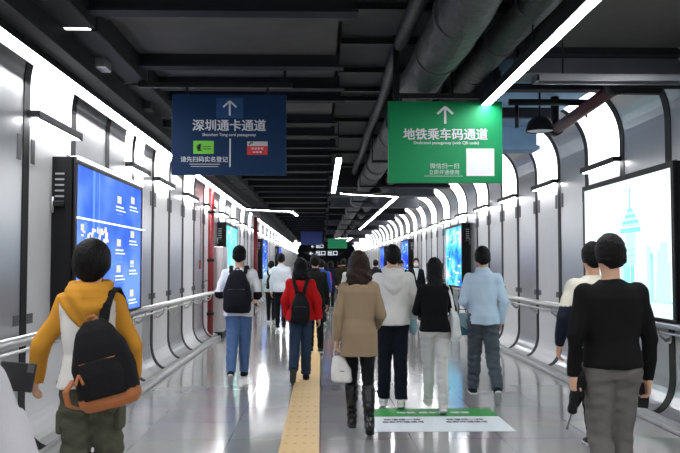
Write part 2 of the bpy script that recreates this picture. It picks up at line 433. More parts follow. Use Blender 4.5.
# ---------------------------------------------------------------- floor sticker
M_sg = mat('sticker_green', (.02, .30, .05), .5, spec=.2); M_sw = mat('sticker_white', (.78, .83, .86), .5, spec=.2); M_ink = mat('ink_black', (.02, .02, .02), .5)
M_wl = mat('white_letter', (.75, .78, .8), .5)
st = thing('floor_sticker', 'green and white printed sticker stuck on the floor tiles', 'sticker', (1.16, 8.07, 0))
m = MB(); m.box(-.66, .64, -.57, .17, .001, .002, M_sw); m.build('white_field', st)
m = MB(); m.box(-.66, .64, .17, .62, .001, .0025, M_sg); m.build('green_band', st)
text('地铁 乘车码 通道', .75, (0, .38, .0032), M_wl, st, rot=(0, 0, 0))
text('微信扫一扫', .36, (-.36, .0, .0032), M_ink, st, rot=(0, 0, 0)); text('立即开通使用', .40, (-.36, -.12, .0032), M_ink, st, rot=(0, 0, 0))
text('微信扫一扫', .36, (.26, .0, .0032), M_ink, st, rot=(0, 0, 0)); text('立即开通使用', .40, (.26, -.12, .0032), M_ink, st, rot=(0, 0, 0))

# ---------------------------------------------------------------- hanging signs
M_blue = mat('sign_blue', (.005, .028, .085), .5, spec=.2); M_blue2 = mat('sign_blue_light', (.02, .07, .19), .5, spec=.2)
M_green = mat('sign_green', (.001, .245, .085), .45, spec=.25); M_let = mat('sign_letter', (.62, .66, .70), .5); M_lime = mat('lime_label', (.18, .62, .05), .5)
M_lred = mat('label_red', (.6, .03, .03), .5); M_lgrey = mat('label_grey', (.5, .5, .52), .5); M_dk = mat('label_dark', (.02, .04, .02), .5)
def arrow(mb, cx, cz, s, m, y):
    t_ = s*.13
    mb.box(cx-t_/2, cx+t_/2, y-.003, y, cz-s*.5, cz+s*.46, m)
    for sg in (-1, 1):
        M = Matrix.Translation((cx, 0, cz+s*.5)) @ Matrix.Rotation(sg*math.radians(47), 4, 'Y') @ Matrix.Translation((0, 0, 0))
        mb.box(-t_*.5, t_*.5, y-.0028, y, -s*.62, 0, m, M=M)
def sign(x0, x1, z0, z1, Y, m, name, label):
    t = thing(name, label, 'sign', ((x0+x1)/2, Y, z0)); W = (x1-x0)/2; H = z1-z0
    b_ = MB(); b_.box(-W, W, 0, .05, 0, H, m, .006); b_.build('board', t)
    return t, W, H
t, W, H = sign(-1.479, -.347, 2.42, 3.224, 8, M_blue, 'hanging_sign', 'dark blue hanging sign with white arrow and white lettering')
px = lambda x: (x-229.3)*.00994; pz = lambda y: (175-y)*.00994   # sign-local metres from the board's own drawing grid
m = MB(); m.box(px(216.5), px(243), -.003, 0, pz(118), pz(98), M_blue2); m.build('arrow_plate', t)
m = MB(); arrow(m, px(230), pz(108.3), .145, M_let, -.004); m.build('arrow', t)
text('深圳通卡通道', .72, (px(229.5), -.004, pz(125.3)), M_let, t, bold=.02)
text('Shenzhen Tong card passageway', .53, (px(229.5), -.003, pz(135.2)), M_let, t)
m = MB(); m.box(px(229.8), px(231.2), -.003, 0, pz(167), pz(138.8), M_let); m.build('divider', t)
m = MB(); m.box(px(194), px(214.3), -.003, 0, pz(154), pz(141), M_lime); g = m.build('green_label', t)
m = MB(); m.tube([(px(199.5), -.006, pz(150)), (px(199), -.006, pz(147)), (px(201), -.006, pz(144))], [.014, .02, .006], M_dk, 8)
m.box(px(198), px(202), -.006, -.002, pz(151.3), pz(150.3), M_dk)
for k in range(2): m.box(px(204), px(211.5), -.005, -.002, pz(147.3+k*2.2), pz(146.6+k*2.2), M_dk)
m.build('label_mark', g)
m = MB(); m.box(px(247.5), px(267.8), -.003, 0, pz(154.8), pz(146), M_lred); m.box(px(247.5), px(267.8), -.003, 0, pz(146), pz(141.5), M_lgrey); g = m.build('red_label', t)
m = MB()
for k in range(4): m.box(px(251.8+k*3.2), px(253.8+k*3.2), -.005, -.002, pz(149.4), pz(147.8), M_let)
for k in range(3): m.box(px(253.5+k*3.2), px(255.5+k*3.2), -.005, -.002, pz(152.8), pz(151.4), M_let)
m.tube([(px(249.5), -.005, pz(145)), (px(251), -.005, pz(142.8)), (px(253.5), -.005, pz(143.2))], .007, M_dk, 6); m.build('label_mark', g)
text('请先扫码实名登记', .465, (px(205), -.004, pz(159.5)), M_let, t, bold=.012)
m = MB(); m.box(px(190), px(220.5), -.003, 0, pz(164.6), pz(164.1), M_let); m.box(px(191.5), px(219), -.003, 0, pz(166.9), pz(166.4), M_let); m.build('fine_print', t)
m = MB()
for xx in (-.42, .38):
    m.box(xx-.012, xx+.012, .015, .035, H, H+.09, M_black)
m.box(-.9, .62, .0, .06, H+.07, H+.12, M_black)
for xx in (-.85, .55): m.box(xx-.015, xx+.015, .01, .04, H+.1, H+.32, M_black)
m.build('hanger', t)

t, W, H = sign(.667, 1.812, 2.346, 3.165, 8, M_green, 'hanging_sign', 'green hanging sign with white arrow, white lettering and blank white square')
px = lambda x: (x-445.7)*.00996; pz = lambda y: (183-y)*.00996
m = MB(); arrow(m, px(445.5), pz(115), .17, M_let, -.004); m.build('arrow', t)
text('地铁乘车码通道', .84, (px(445.7), -.004, pz(134)), M_let, t, bold=.025)
text('Dedicated passageway (with QR code)', .65, (px(446.5), -.003, pz(143.2)), M_let, t)
text('微信扫一扫', .29, (px(444.5), -.003, pz(166)), M_let, t, bold=0); text('立即开通使用', .30, (px(444), -.003, pz(172.3)), M_let, t, bold=0)
m = MB(); m.box(px(424), px(463), -.003, 0, pz(176.4), pz(176), M_let); m.build('fine_print', t)
m = MB(); m.box(px(466.5), px(494.5), -.003, 0, pz(176), pz(148.5), M_wl); m.build('white_square', t)
m = MB(); m.box(-.47, .5, .0, .06, H+.03, H+.08, M_black)
for xx in (-.44, .36): m.box(xx-.012, xx+.012, .01, .04, H, H+.05, M_black)
m.box(-.52, -.46, -.02, .04, H-.0, H+.78, M_black)
m.build('hanger', t)

# distant signs
def farsign(x, z, w_, h_, y, m_, label, txt=None, group=None):
    t = thing('distant_sign', label, 'sign', (x, y, z), 0, group)
    b_ = MB(); b_.box(-w_/2, w_/2, 0, .08, 0, h_, m_, .01); b_.build('board', t)
    r = MB()
    for s_ in (-1, 1): r.box(s_*w_*.4-.02, s_*w_*.4+.02, .02, .06, h_, 3.62-z if x < .1 else 3.74-z, M_black)
    r.build('hanger', t)
    if txt: text(txt, w_*.75, (0, -.004, h_/2), glow('sign_glow', (.8, .9, 1), .5), t)
    return t
M_fb = mat('far_blue', (.01, .03, .16), .5, emit=.0); M_fg = mat('far_green', (.02, .5, .2), .5)
farsign(-.42, 2.42, .95, .6, 36, M_fb, 'small dark blue sign hanging far down the passage')
farsign(.85, 2.38, 1.0, .5, 42, M_fg, 'small green sign hanging far down the passage')
farsign(-.3, 2.95, 1.3, .2, 66, M_black, 'distant black station sign with glowing white lettering, upper one', '← 出口')
farsign(.2, 2.45, 3.2, .22, 70, M_black, 'distant black station sign with glowing white lettering, lower one', '← 出口 出口')

# ---------------------------------------------------------------- display screens
def emis_screen(name, c1, c2, c3, s):
    m = bpy.data.materials.new(name); m.use_nodes = True; nt = m.node_tree; nt.nodes.clear()
    o = nt.nodes.new('ShaderNodeOutputMaterial'); e = nt.nodes.new('ShaderNodeEmission'); e.inputs[1].default_value = s
    tc = nt.nodes.new('ShaderNodeTexCoord'); mp = nt.nodes.new('ShaderNodeMapping'); mp.inputs['Scale'].default_value = (1, .7, 1.1)
    n = nt.nodes.new('ShaderNodeTexNoise'); n.inputs['Scale'].default_value = 1.6; n.inputs['Detail'].default_value = 2
    r = nt.nodes.new('ShaderNodeValToRGB'); r.color_ramp.elements[0].position = .35; r.color_ramp.elements[0].color = (*c1, 1)
    r.color_ramp.elements[1].position = .65; r.color_ramp.elements[1].color = (*c3, 1)
    q = r.color_ramp.elements.new(.5); q.color = (*c2, 1)
    nt.links.new(tc.outputs['Object'], mp.inputs[0]); nt.links.new(mp.outputs[0], n.inputs[0]); nt.links.new(n.outputs[0], r.inputs[0]); nt.links.new(r.outputs[0], e.inputs[0]); nt.links.new(e.outputs[0], o.inputs[0])
    return m
S_blue = emis_screen('screen_blue', srgb(60, 100, 225), srgb(82, 122, 238), srgb(110, 150, 245), .6)
S_cyan = emis_screen('screen_cyan', srgb(215, 248, 250), srgb(238, 253, 254), srgb(250, 255, 255), .62)
S_teal = emis_screen('screen_teal', srgb(90, 215, 220), srgb(140, 235, 232), srgb(200, 250, 245), .6)
S_mix = emis_screen('screen_mixed', srgb(50, 120, 240), srgb(90, 215, 225), srgb(225, 205, 240), .6)
S_deep = emis_screen('screen_deep_blue', srgb(40, 60, 200), srgb(70, 110, 240), srgb(120, 170, 250), .6)
G_w = glow('screen_print_white', (.85, .9, 1), .55); G_y = glow('screen_print_cream', (.8, .75, .6), .5); G_c = glow('screen_print_cyan', srgb(140, 230, 236), .55); G_c2 = glow('screen_print_pale', srgb(192, 242, 245), .58); G_lb = glow('screen_print_sky', srgb(105, 150, 245), .58)
def screen(side, X, y0, y1, z0, z1, sm, label, art=None, depth=.21):
    sg = 1 if side == 'left' else -1
    t = thing('display_screen', label, 'screen', (X, (y0+y1)/2, z0), 0)
    L = (y1-y0)/2; H = z1-z0
    m = MB(); bx = sorted((0, sg*(depth-.012)))
    m.box(bx[0], bx[1], -L-.06, L+.06, -.02, H+.06, M_blackm, .006)
    x0, x1 = sorted((sg*(depth-.03), sg*depth))
    for (a, b_, c_, d) in ((-L-.06, -L, -.02, H+.06), (L, L+.06, -.02, H+.06), (-L, L, -.02, 0), (-L, L, H, H+.06)): m.box(x0, x1, a, b_, c_, d, M_black)
    m.build('casing', t)
    x0, x1 = sorted((sg*(depth-.014), sg*(depth-.006))); m = MB(); m.box(x0, x1, -L, L, 0, H, sm); p = m.build('display', t)
    m = MB()
    for k in range(6): m.box(*sorted((sg*.03, sg*.11)), -L-.064, -L-.058, H-.1-.05*k, H-.085-.05*k, M_alu)
    m.build('vent_slot', t)
    m = MB(); m.box(*sorted((sg*.02, sg*.12)), -L-.10, -L-.058, H-.38, H-.34, M_black); m.tube([(sg*.02, -L-.09, H-.30), (sg*.02, -L-.09, H-.44)], .012, M_alu, 8); m.box(*sorted((sg*.02, sg*.1)), L+.05, L+.09, .1, .2, M_black); m.build('bracket', t)
    if art:
        m = MB(); xs = sorted((sg*(depth-.006), sg*(depth-.004)))
        def R(u0, u1, v0, v1, mm): m.box(xs[0], xs[1], -L+min(u0, u1)*2*L, -L+max(u0, u1)*2*L, v0*H, v1*H, mm)
        art(R); m.build('graphic', p)
    return t
def art_blue(R):
    R(.20, .225, .52, 1, G_lb); R(.28, .29, .1, 1, G_lb)
    R(-.015, 1.01, .655, .67, G_w) if False else None
    for i, (u, w_) in enumerate(((.56, .065), (.80, .065))):
        for v in (.83, .50, .30, .08) if i == 0 else (.86, .58, .34, .10):
            if v > .9: continue
            R(u, u+w_, v, v+.055, G_y)
            R(u-.02, u+.11, v-.035, v-.022, G_w); R(u-.02, u+.14, v-.06, v-.05, G_w); R(u+.0, u+.09, v-.085, v-.078, G_lb)
    random.seed(3)
    for k in range(55):
        u = .05+random.random()*.36; v = .47+random.random()*.12; R(u, u+.012+random.random()*.03, v, v+.012+random.random()*.03, G_y if k % 3 else G_w)
    R(.08, .13, .58, .64, G_lb); R(.27, .31, .58, .63, G_lb)
    for k in range(10):
        u = random.random()*.85; v = .03+random.random()*.4; R(u, u+.1, v, v+.012, G_lb)
def art_tower(R):
    # pale line drawing of a city: tower, blocks and a bridge
    R(.40, .415, .78, .93, G_c)
    for k in range(7): R(.408-.015*(k+1), .408+.015*(k+1), .775-.022*k, .80-.022*k, G_c if k % 2 else G_c2)
    R(.30, .52, .60, .635, G_c); R(.35, .46, .35, .60, G_c2)
    for k in range(5): R(.36, .45, .38+k*.045, .385+k*.045, G_c)
    random.seed(11)
    for k in range(26):
        u = random.random()*.93; h_ = .12+random.random()*.3; R(u, u+.02+random.random()*.05, .10, .10+h_, G_c2 if k % 3 else G_c)
    for k in range(8): R(.02, .98, .02+k*.011, .0235+k*.011, G_c2)
    R(.0, 1, .10, .115, G_c)
def art_u(R):
    random.seed(5)
    for k in range(26):
        u = random.random()*.8; v = random.random()*.93; R(u, u+.05+random.random()*.15, v, v+.01+random.random()*.03, G_w if k % 2 else G_c)
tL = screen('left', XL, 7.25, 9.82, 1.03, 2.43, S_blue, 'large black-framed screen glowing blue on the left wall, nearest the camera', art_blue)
# white light line along the top of the left screen and a reflection across its face, drawn as a glowing rod
m = MB(); m.box(.15, .225, -1.3, 1.3, 1.445, 1.47, glow('screen_top_light', (.95, .97, 1), 2.5)); m.build('top_light', tL)
m = MB(); m.tube([(.235, -1.36, .92), (.235, 1.36, .92)], .008, glow('face_reflection', (.85, .92, 1), 1.2), 8); m.build('reflection_line', tL)
tR = screen('right', XR, 7.46, 9.94, 1.022, 2.44, S_cyan, 'large screen glowing pale cyan with a tower drawing on the right wall', art_tower)
screen('left', XL, 18.65, 21.1, 1.03, 2.45, S_teal, 'teal glowing screen on the left wall beyond the red pipe', art_u)
screen('right', XR, 18.76, 21.2, 1.03, 2.45, S_mix, 'screen glowing blue, cyan and pink on the right wall, second from the camera', art_u)
screen('left', XL, 30.3, 32.8, 1.03, 2.45, S_deep, 'small-looking deep blue screen on the left wall, third from the camera', art_u)
screen('right', XR, 30.3, 32.8, 1.03, 2.45, S_deep, 'deep blue screen on the right wall, third from the camera', art_u)
screen('left', XL, 42, 44.5, 1.03, 2.45, S_deep, 'distant deep blue screen on the left wall, fourth from the camera')
screen('right', XR, 42, 44.5, 1.03, 2.45, S_deep, 'distant deep blue screen on the right wall, fourth from the camera')

# red riser and steel cabinet on the left wall
t = thing('red_riser_pipe', 'vertical red fire pipe standing against the left wall', 'pipe', (-2.27, 16.75, 0))
m = MB(); m.tube([(0, 0, 0.0), (0, 0, 3.2)], .06, M_red, 16); m.build('pipe', t)
m = MB()
for z in (.5, 1.6, 2.6): m.tube([(0, 0, z), (0, 0, z+.06)], .075, M_black, 16)
m.build('collar', t)
t = thing('red_riser_pipe', 'second red riser pipe far down the left wall', 'pipe', (-2.27, 28.2, 0))
m = MB(); m.tube([(0, 0, 0.0), (0, 0, 3.2)], .07, M_red, 16); m.build('pipe', t)
t = thing('steel_cabinet', 'brushed steel service cabinet against the left wall beside the red pipe', 'cabinet', (-2.2, 17.55, 0))
m = MB(); m.box(-.14, .14, -.35, .35, .12, 1.92, M_steel, .01); m.build('body', t)
m = MB(); m.box(-.12, .12, -.33, .33, 0, .12, M_black); m.build('plinth', t)
m = MB(); m.box(.14, .15, -.31, .31, .2, 1.86, M_steel, .003); d = m.build('door', t)
m = MB(); m.box(.15, .17, .22, .25, .95, 1.1, M_black); m.build('handle', d)
t = thing('hanging_tag', 'small red tag hanging on a cord against the left wall', 'tag', (-2.34, 15.75, 1.45))
m = MB(); m.box(-.01, .012, -.05, .05, 0, .17, M_red, .004); m.build('tag_plate', t)
m = MB(); m.tube([(0, 0, .17), (0, 0, 1.2)], .006, M_vent, 6); m.build('cord', t)
t = thing('rail_lock', 'small grey fitting with a short arm on the left wall beside the red pipe', 'fitting', (-2.37, 16.3, 1.12))
m = MB(); m.box(0, .03, -.04, .04, 0, .1, M_vent); m.tube([(.03, 0, .08), (.09, .03, .10), (.09, .1, .1)], .01, M_vent, 6); m.build('body', t)

# ================================================================ people: bodies and clothes are smooth closed surfaces grown round a skeleton
F32 = np.float32
class Vol:
    """a box of space in which rounded shapes are blended together; mesh() extracts the surface"""
    def __init__(s, lo, hi, h):
        s.h = h; s.lo = np.array(lo, dtype=float); s.n = np.ceil((np.array(hi)-s.lo)/h).astype(int)+1
        s.f = np.full(s.n, .4, dtype=F32); s.ax = [(s.lo[i]+h*np.arange(s.n[i])).astype(F32) for i in range(3)]
        s.fr = (np.eye(3), np.zeros(3))
    def frame(s, R=None, t=None):
        s.fr = (np.eye(3) if R is None else np.array(R), np.zeros(3) if t is None else np.array(t, dtype=float)); return s
    def _op(s, c, r, fn, k, op='u'):
        R, t = s.fr; c = R@np.array(c, dtype=float)+t; r = r+k+s.h*2
        i0 = np.clip(np.floor((c-r-s.lo)/s.h).astype(int), 0, s.n); i1 = np.clip(np.ceil((c+r-s.lo)/s.h).astype(int)+1, 0, s.n)
        if (i1 <= i0).any(): return s
        sl = tuple(slice(a, b) for a, b in zip(i0, i1))
        X = s.ax[0][sl[0]][:, None, None]-t[0]; Y = s.ax[1][sl[1]][None, :, None]-t[1]; Z = s.ax[2][sl[2]][None, None, :]-t[2]
        if not np.allclose(R, np.eye(3)):
            X, Y, Z = (R[0, 0]*X+R[1, 0]*Y+R[2, 0]*Z, R[0, 1]*X+R[1, 1]*Y+R[2, 1]*Z, R[0, 2]*X+R[1, 2]*Y+R[2, 2]*Z)
        d = fn(X, Y, Z).astype(F32); A = s.f[sl]
        if op == 'u':
            if k > 0:
                hh = np.maximum(k-np.abs(A-d), 0)/k; A[...] = np.minimum(A, d)-hh*hh*k*.25
            else: A[...] = np.minimum(A, d)
        elif op == 's': A[...] = np.maximum(A, -d)
        elif op == 'i': A[...] = np.maximum(A, d)
        elif op == '+': A[...] = A+d
        return s
    def cone(s, a, b, ra, rb, k=.03, cut=False, op='u', flat=1, cuta=False):
        a = np.array(a, dtype=float); b = np.array(b, dtype=float); v = b-a; L = np.linalg.norm(v)+1e-9
        def fn(X, Y, Z):
            X = X-a[0]; Y = (Y-a[1])/flat; Z = Z-a[2]; vv = (v[0], v[1]/flat, v[2]); L2 = sum(q*q for q in vv)
            tr = (X*vv[0]+Y*vv[1]+Z*vv[2])/L2; t = np.clip(tr, 0, 1)
            d = np.sqrt((X-t*vv[0])**2+(Y-t*vv[1])**2+(Z-t*vv[2])**2)-(ra+t*(rb-ra))
            if cut: d = np.maximum(d, (tr-1)*L)
            if cuta: d = np.maximum(d, -tr*L)
            return d*min(1, flat)
        return s._op((a+b)/2, L/2+max(ra, rb)*max(1, flat), fn, k, op)
    def chain(s, pts, rr, k=.02, flat=1, cut=False):
        for i in range(len(pts)-1): s.cone(pts[i], pts[i+1], rr[i], rr[i+1], k, flat=flat, cut=cut and i == len(pts)-2)
        return s
    def ell(s, c, r, k=.03, op='u', p=2):
        r = np.array(r, dtype=float)
        def fn(X, Y, Z):
            x, y, z = (X-c[0])/r[0], (Y-c[1])/r[1], (Z-c[2])/r[2]
            k0 = (np.abs(x)**p+np.abs(y)**p+np.abs(z)**p)**(1/p)
            return (k0-1)*float(r.min())
        return s._op(c, r.max()*(1.3 if p > 2 else 1.05), fn, k, op)
    def loft(s, lv, k=.02, p=2.3, op='u', cap=True):
        """lv: (z, cx, cy, a, b) rows from low to high"""
        lv = np.array(lv, dtype=float); z = lv[:, 0]; zm = (z[0]+z[-1])/2
        rad = math.hypot((z[-1]-z[0])/2, max(lv[:, 3].max()+np.abs(lv[:, 1]).max(), lv[:, 4].max()+np.abs(lv[:, 2]).max()))
        def fn(X, Y, Z):
            zz = np.broadcast_to(Z, np.broadcast(X, Y, Z).shape); I = [np.interp(zz, z, lv[:, j]) for j in (1, 2, 3, 4)]
            q = (np.abs((X-I[0])/I[2])**p+np.abs((Y-I[1])/I[3])**p)**(1/p)
            d = (q-1)*np.minimum(I[2], I[3])
            return np.maximum(d, np.maximum(Z-z[-1], z[0]-Z)) if cap else d
        return s._op((lv[:, 1].mean(), lv[:, 2].mean(), zm), rad, fn, k, op)
    def cutplane(s, p, n, c=None, r=9.):
        """removes what lies on the side n points to"""
        n = np.array(n, dtype=float); n /= np.linalg.norm(n)
        return s._op(c if c is not None else p, r, lambda X, Y, Z: (X-p[0])*n[0]+(Y-p[1])*n[1]+(Z-p[2])*n[2], 0, 'i')
    def folds(s, amp, f=(14, 14, 9), seed=0, c=None, r=9.):
        rs = np.random.RandomState(seed); ph = rs.rand(12)*6.3
        def fn(X, Y, Z):
            X = X*f[0]; Y = Y*f[1]; Z = Z*f[2]
            w1 = np.sin(X*1.0+Z*1.7+ph[0]+1.5*np.sin(Y*.8+Z*.9+ph[1])); w2 = np.sin(X*2.1-Z*2.6+Y*1.3+ph[2]+1.2*np.sin(X*.9+ph[3]))
            w3 = np.sin(X*4.1+Y*3.2+Z*3.4+ph[4]+np.sin(Z*2.2+ph[5])*1.4)
            return -amp*(.5*w1+.32*w2+.18*w3)
        return s._op(c if c is not None else (0, 0, 1), r, fn, 0, '+')
    def mesh(s, name, mats, parent=None, matfn=None, S=1., off=(0, 0, 0), smooth=1):
        f = s.f; ins = f < 0; n = s.n; m = n-1
        acc = np.zeros((m[0], m[1], m[2], 3), dtype=F32); cnt = np.zeros(tuple(m), dtype=np.int16); edges = []
        for ax in range(3):
            A = [slice(None)]*3; B = [slice(None)]*3; A[ax] = slice(0, -1); B[ax] = slice(1, None)
            cr = np.argwhere(ins[tuple(A)] != ins[tuple(B)])
            if not len(cr): continue
            e = np.zeros(3, dtype=int); e[ax] = 1
            f0 = f[tuple(cr.T)]; f1 = f[tuple((cr+e).T)]; t = f0/(f0-f1)
            p = cr.astype(F32); p[:, ax] += t
            o1, o2 = [(1, 2), (2, 0), (0, 1)][ax]
            for d1 in (0, -1):
                for d2 in (0, -1):
                    q = cr.copy(); q[:, o1] += d1; q[:, o2] += d2
                    ok = (q >= 0).all(1) & (q < m).all(1); qq = q[ok]
                    np.add.at(acc, tuple(qq.T), p[ok]); np.add.at(cnt, tuple(qq.T), 1)
            edges.append((cr, f0 < 0, ax, o1, o2))
        cells = np.argwhere(cnt > 0); idx = np.full(tuple(m), -1, dtype=np.int64); idx[tuple(cells.T)] = np.arange(len(cells))
        V = acc[tuple(cells.T)]/cnt[tuple(cells.T)][:, None]
        Q = []
        for cr, inside, ax, o1, o2 in edges:
            ok = (cr[:, o1] > 0) & (cr[:, o2] > 0) & (cr[:, o1] < m[o1]) & (cr[:, o2] < m[o2]); c_ = cr[ok]; ii = inside[ok]
            def cell(d1, d2):
                q = c_.copy(); q[:, o1] += d1; q[:, o2] += d2; return idx[tuple(q.T)]
            a, b_, c2, d = cell(-1, -1), cell(0, -1), cell(0, 0), cell(-1, 0)
            q = np.stack([a, b_, c2, d], 1); q[~ii] = q[~ii][:, ::-1]; Q.append(q)
        Q = np.concatenate(Q); Q = Q[(Q >= 0).all(1)]
        for _ in range(smooth):                                   # light relaxation
            sm = np.zeros_like(V); ct = np.zeros(len(V), dtype=F32)
            for i, j in ((0, 1), (1, 2), (2, 3), (3, 0)):
                for a_, b_ in ((i, j), (j, i)):
                    np.add.at(sm, Q[:, a_], V[Q[:, b_]]); np.add.at(ct, Q[:, a_], 1)
            V = V*.5+.5*sm/np.maximum(ct, 1)[:, None]
        V = V*s.h+s.lo
        me = bpy.data.meshes.new(name); me.vertices.add(len(V)); me.loops.add(Q.size); me.polygons.add(len(Q))
        me.vertices.foreach_set('co', ((V+np.array(off))*S).astype(F32).ravel())
        me.loops.foreach_set('vertex_index', Q.astype(np.int32).ravel()); me.polygons.foreach_set('loop_start', np.arange(0, Q.size, 4, dtype=np.int32))
        for m_ in mats: me.materials.append(m_)
        if matfn is not None:
            cc = V[Q].mean(1); me.polygons.foreach_set('material_index', np.asarray(matfn(cc[:, 0], cc[:, 1], cc[:, 2])).astype(np.int32))
        me.polygons.foreach_set('use_smooth', np.ones(len(Q), dtype=bool)); me.update(calc_edges=True); me.validate()
        o = bpy.data.objects.new(name, me); C.objects.link(o)
        if parent: o.parent = parent
        return o
def join_into(a, b):
    """adds mesh b's geometry to mesh object a (same materials order)"""
    bm = bmesh.new(); bm.from_mesh(a.data); bm.from_mesh(b.data)
    bm.to_mesh(a.data); bm.free(); me = b.data; bpy.data.objects.remove(b); bpy.data.meshes.remove(me)
def rotx(a): c_, s_ = math.cos(a), math.sin(a); return np.array([[1, 0, 0], [0, c_, -s_], [0, s_, c_]])
def roty(a): c_, s_ = math.cos(a), math.sin(a); return np.array([[c_, 0, s_], [0, 1, 0], [-s_, 0, c_]])
def rotz(a): c_, s_ = math.cos(a), math.sin(a); return np.array([[c_, -s_, 0], [s_, c_, 0], [0, 0, 1]])
D2R = math.radians

SKIN = mat('skin', srgb(214, 168, 140), .55, bump=.1, bscale=120, vary=.06, vscale=20)
HAIR = mat('black_hair', (.0035, .003, .003), .6, bump=1, bscale=110, vary=.3, vscale=60, stretch=(1, 1, .25), spec=.2)
HAIRB = mat('dark_brown_hair', (.020, .009, .005), .55, bump=1, bscale=90, vary=.5, vscale=40, stretch=(1, 1, .12), spec=.25)
def cloth(name, rgb, rough=.9, bump=.35, bscale=220, vary=.10, vscale=9, **k): return mat(name, srgb(*rgb), rough, bump=bump, bscale=bscale, vary=vary, vscale=vscale, spec=.2, **k)

def hand(W, d, side, h, curl=.9, S=1, twist=0., palm=None):
    """W wrist, d direction of the forearm, side +1 right / -1 left; returns Vol"""
    W = np.array(W); d = np.array(d)/np.linalg.norm(d)
    lat = np.array([side*1., 0, 0]) if palm is None else np.array(palm, dtype=float)     # back of the hand faces this way
    lat = lat-d*(lat@d); lat /= np.linalg.norm(lat)
    fw = np.cross(d, lat)*side                                  # towards the thumb side
    if palm is None and fw[1] < 0: fw = -fw
    R = np.stack([lat, fw, -d], 1)                              # local: x back of hand, y thumb side, z up the arm
    v = Vol(W-.21, W+.21, h); v.frame(R, W); r = 1.06
    v.cone((0, 0, .03), (0, 0, -.02), .026, .025, .01, flat=1.15)
    v.ell((0, 0, -.055), (.017, .042, .052), .015, p=2.5)
    fl = [.072, .080, .075, .060]
    for i in range(4):
        y = .031-.0205*i; p0 = np.array([0, y, -.085]); a = curl*(.45+.08*i)
        L = fl[i]; p = p0; ang = a*.6; rr = (.0095, .009, .0082, .0072)
        for j, f_ in enumerate((.45, .32, .25)):
            q = p+np.array([-math.sin(ang), (.06-.04*i), -math.cos(ang)])*L*f_; v.cone(p, q, rr[j]*r, rr[j+1]*r, .004); p = q; ang += a*.9
    p = np.array([-.004, .030, -.02]); q = p+np.array([-.012, .026, -.032]); v.cone(p, q, .014, .0115, .012); t_ = q+np.array([-.012, .006, -.028]); v.cone(q, t_, .011, .009, .004); return v

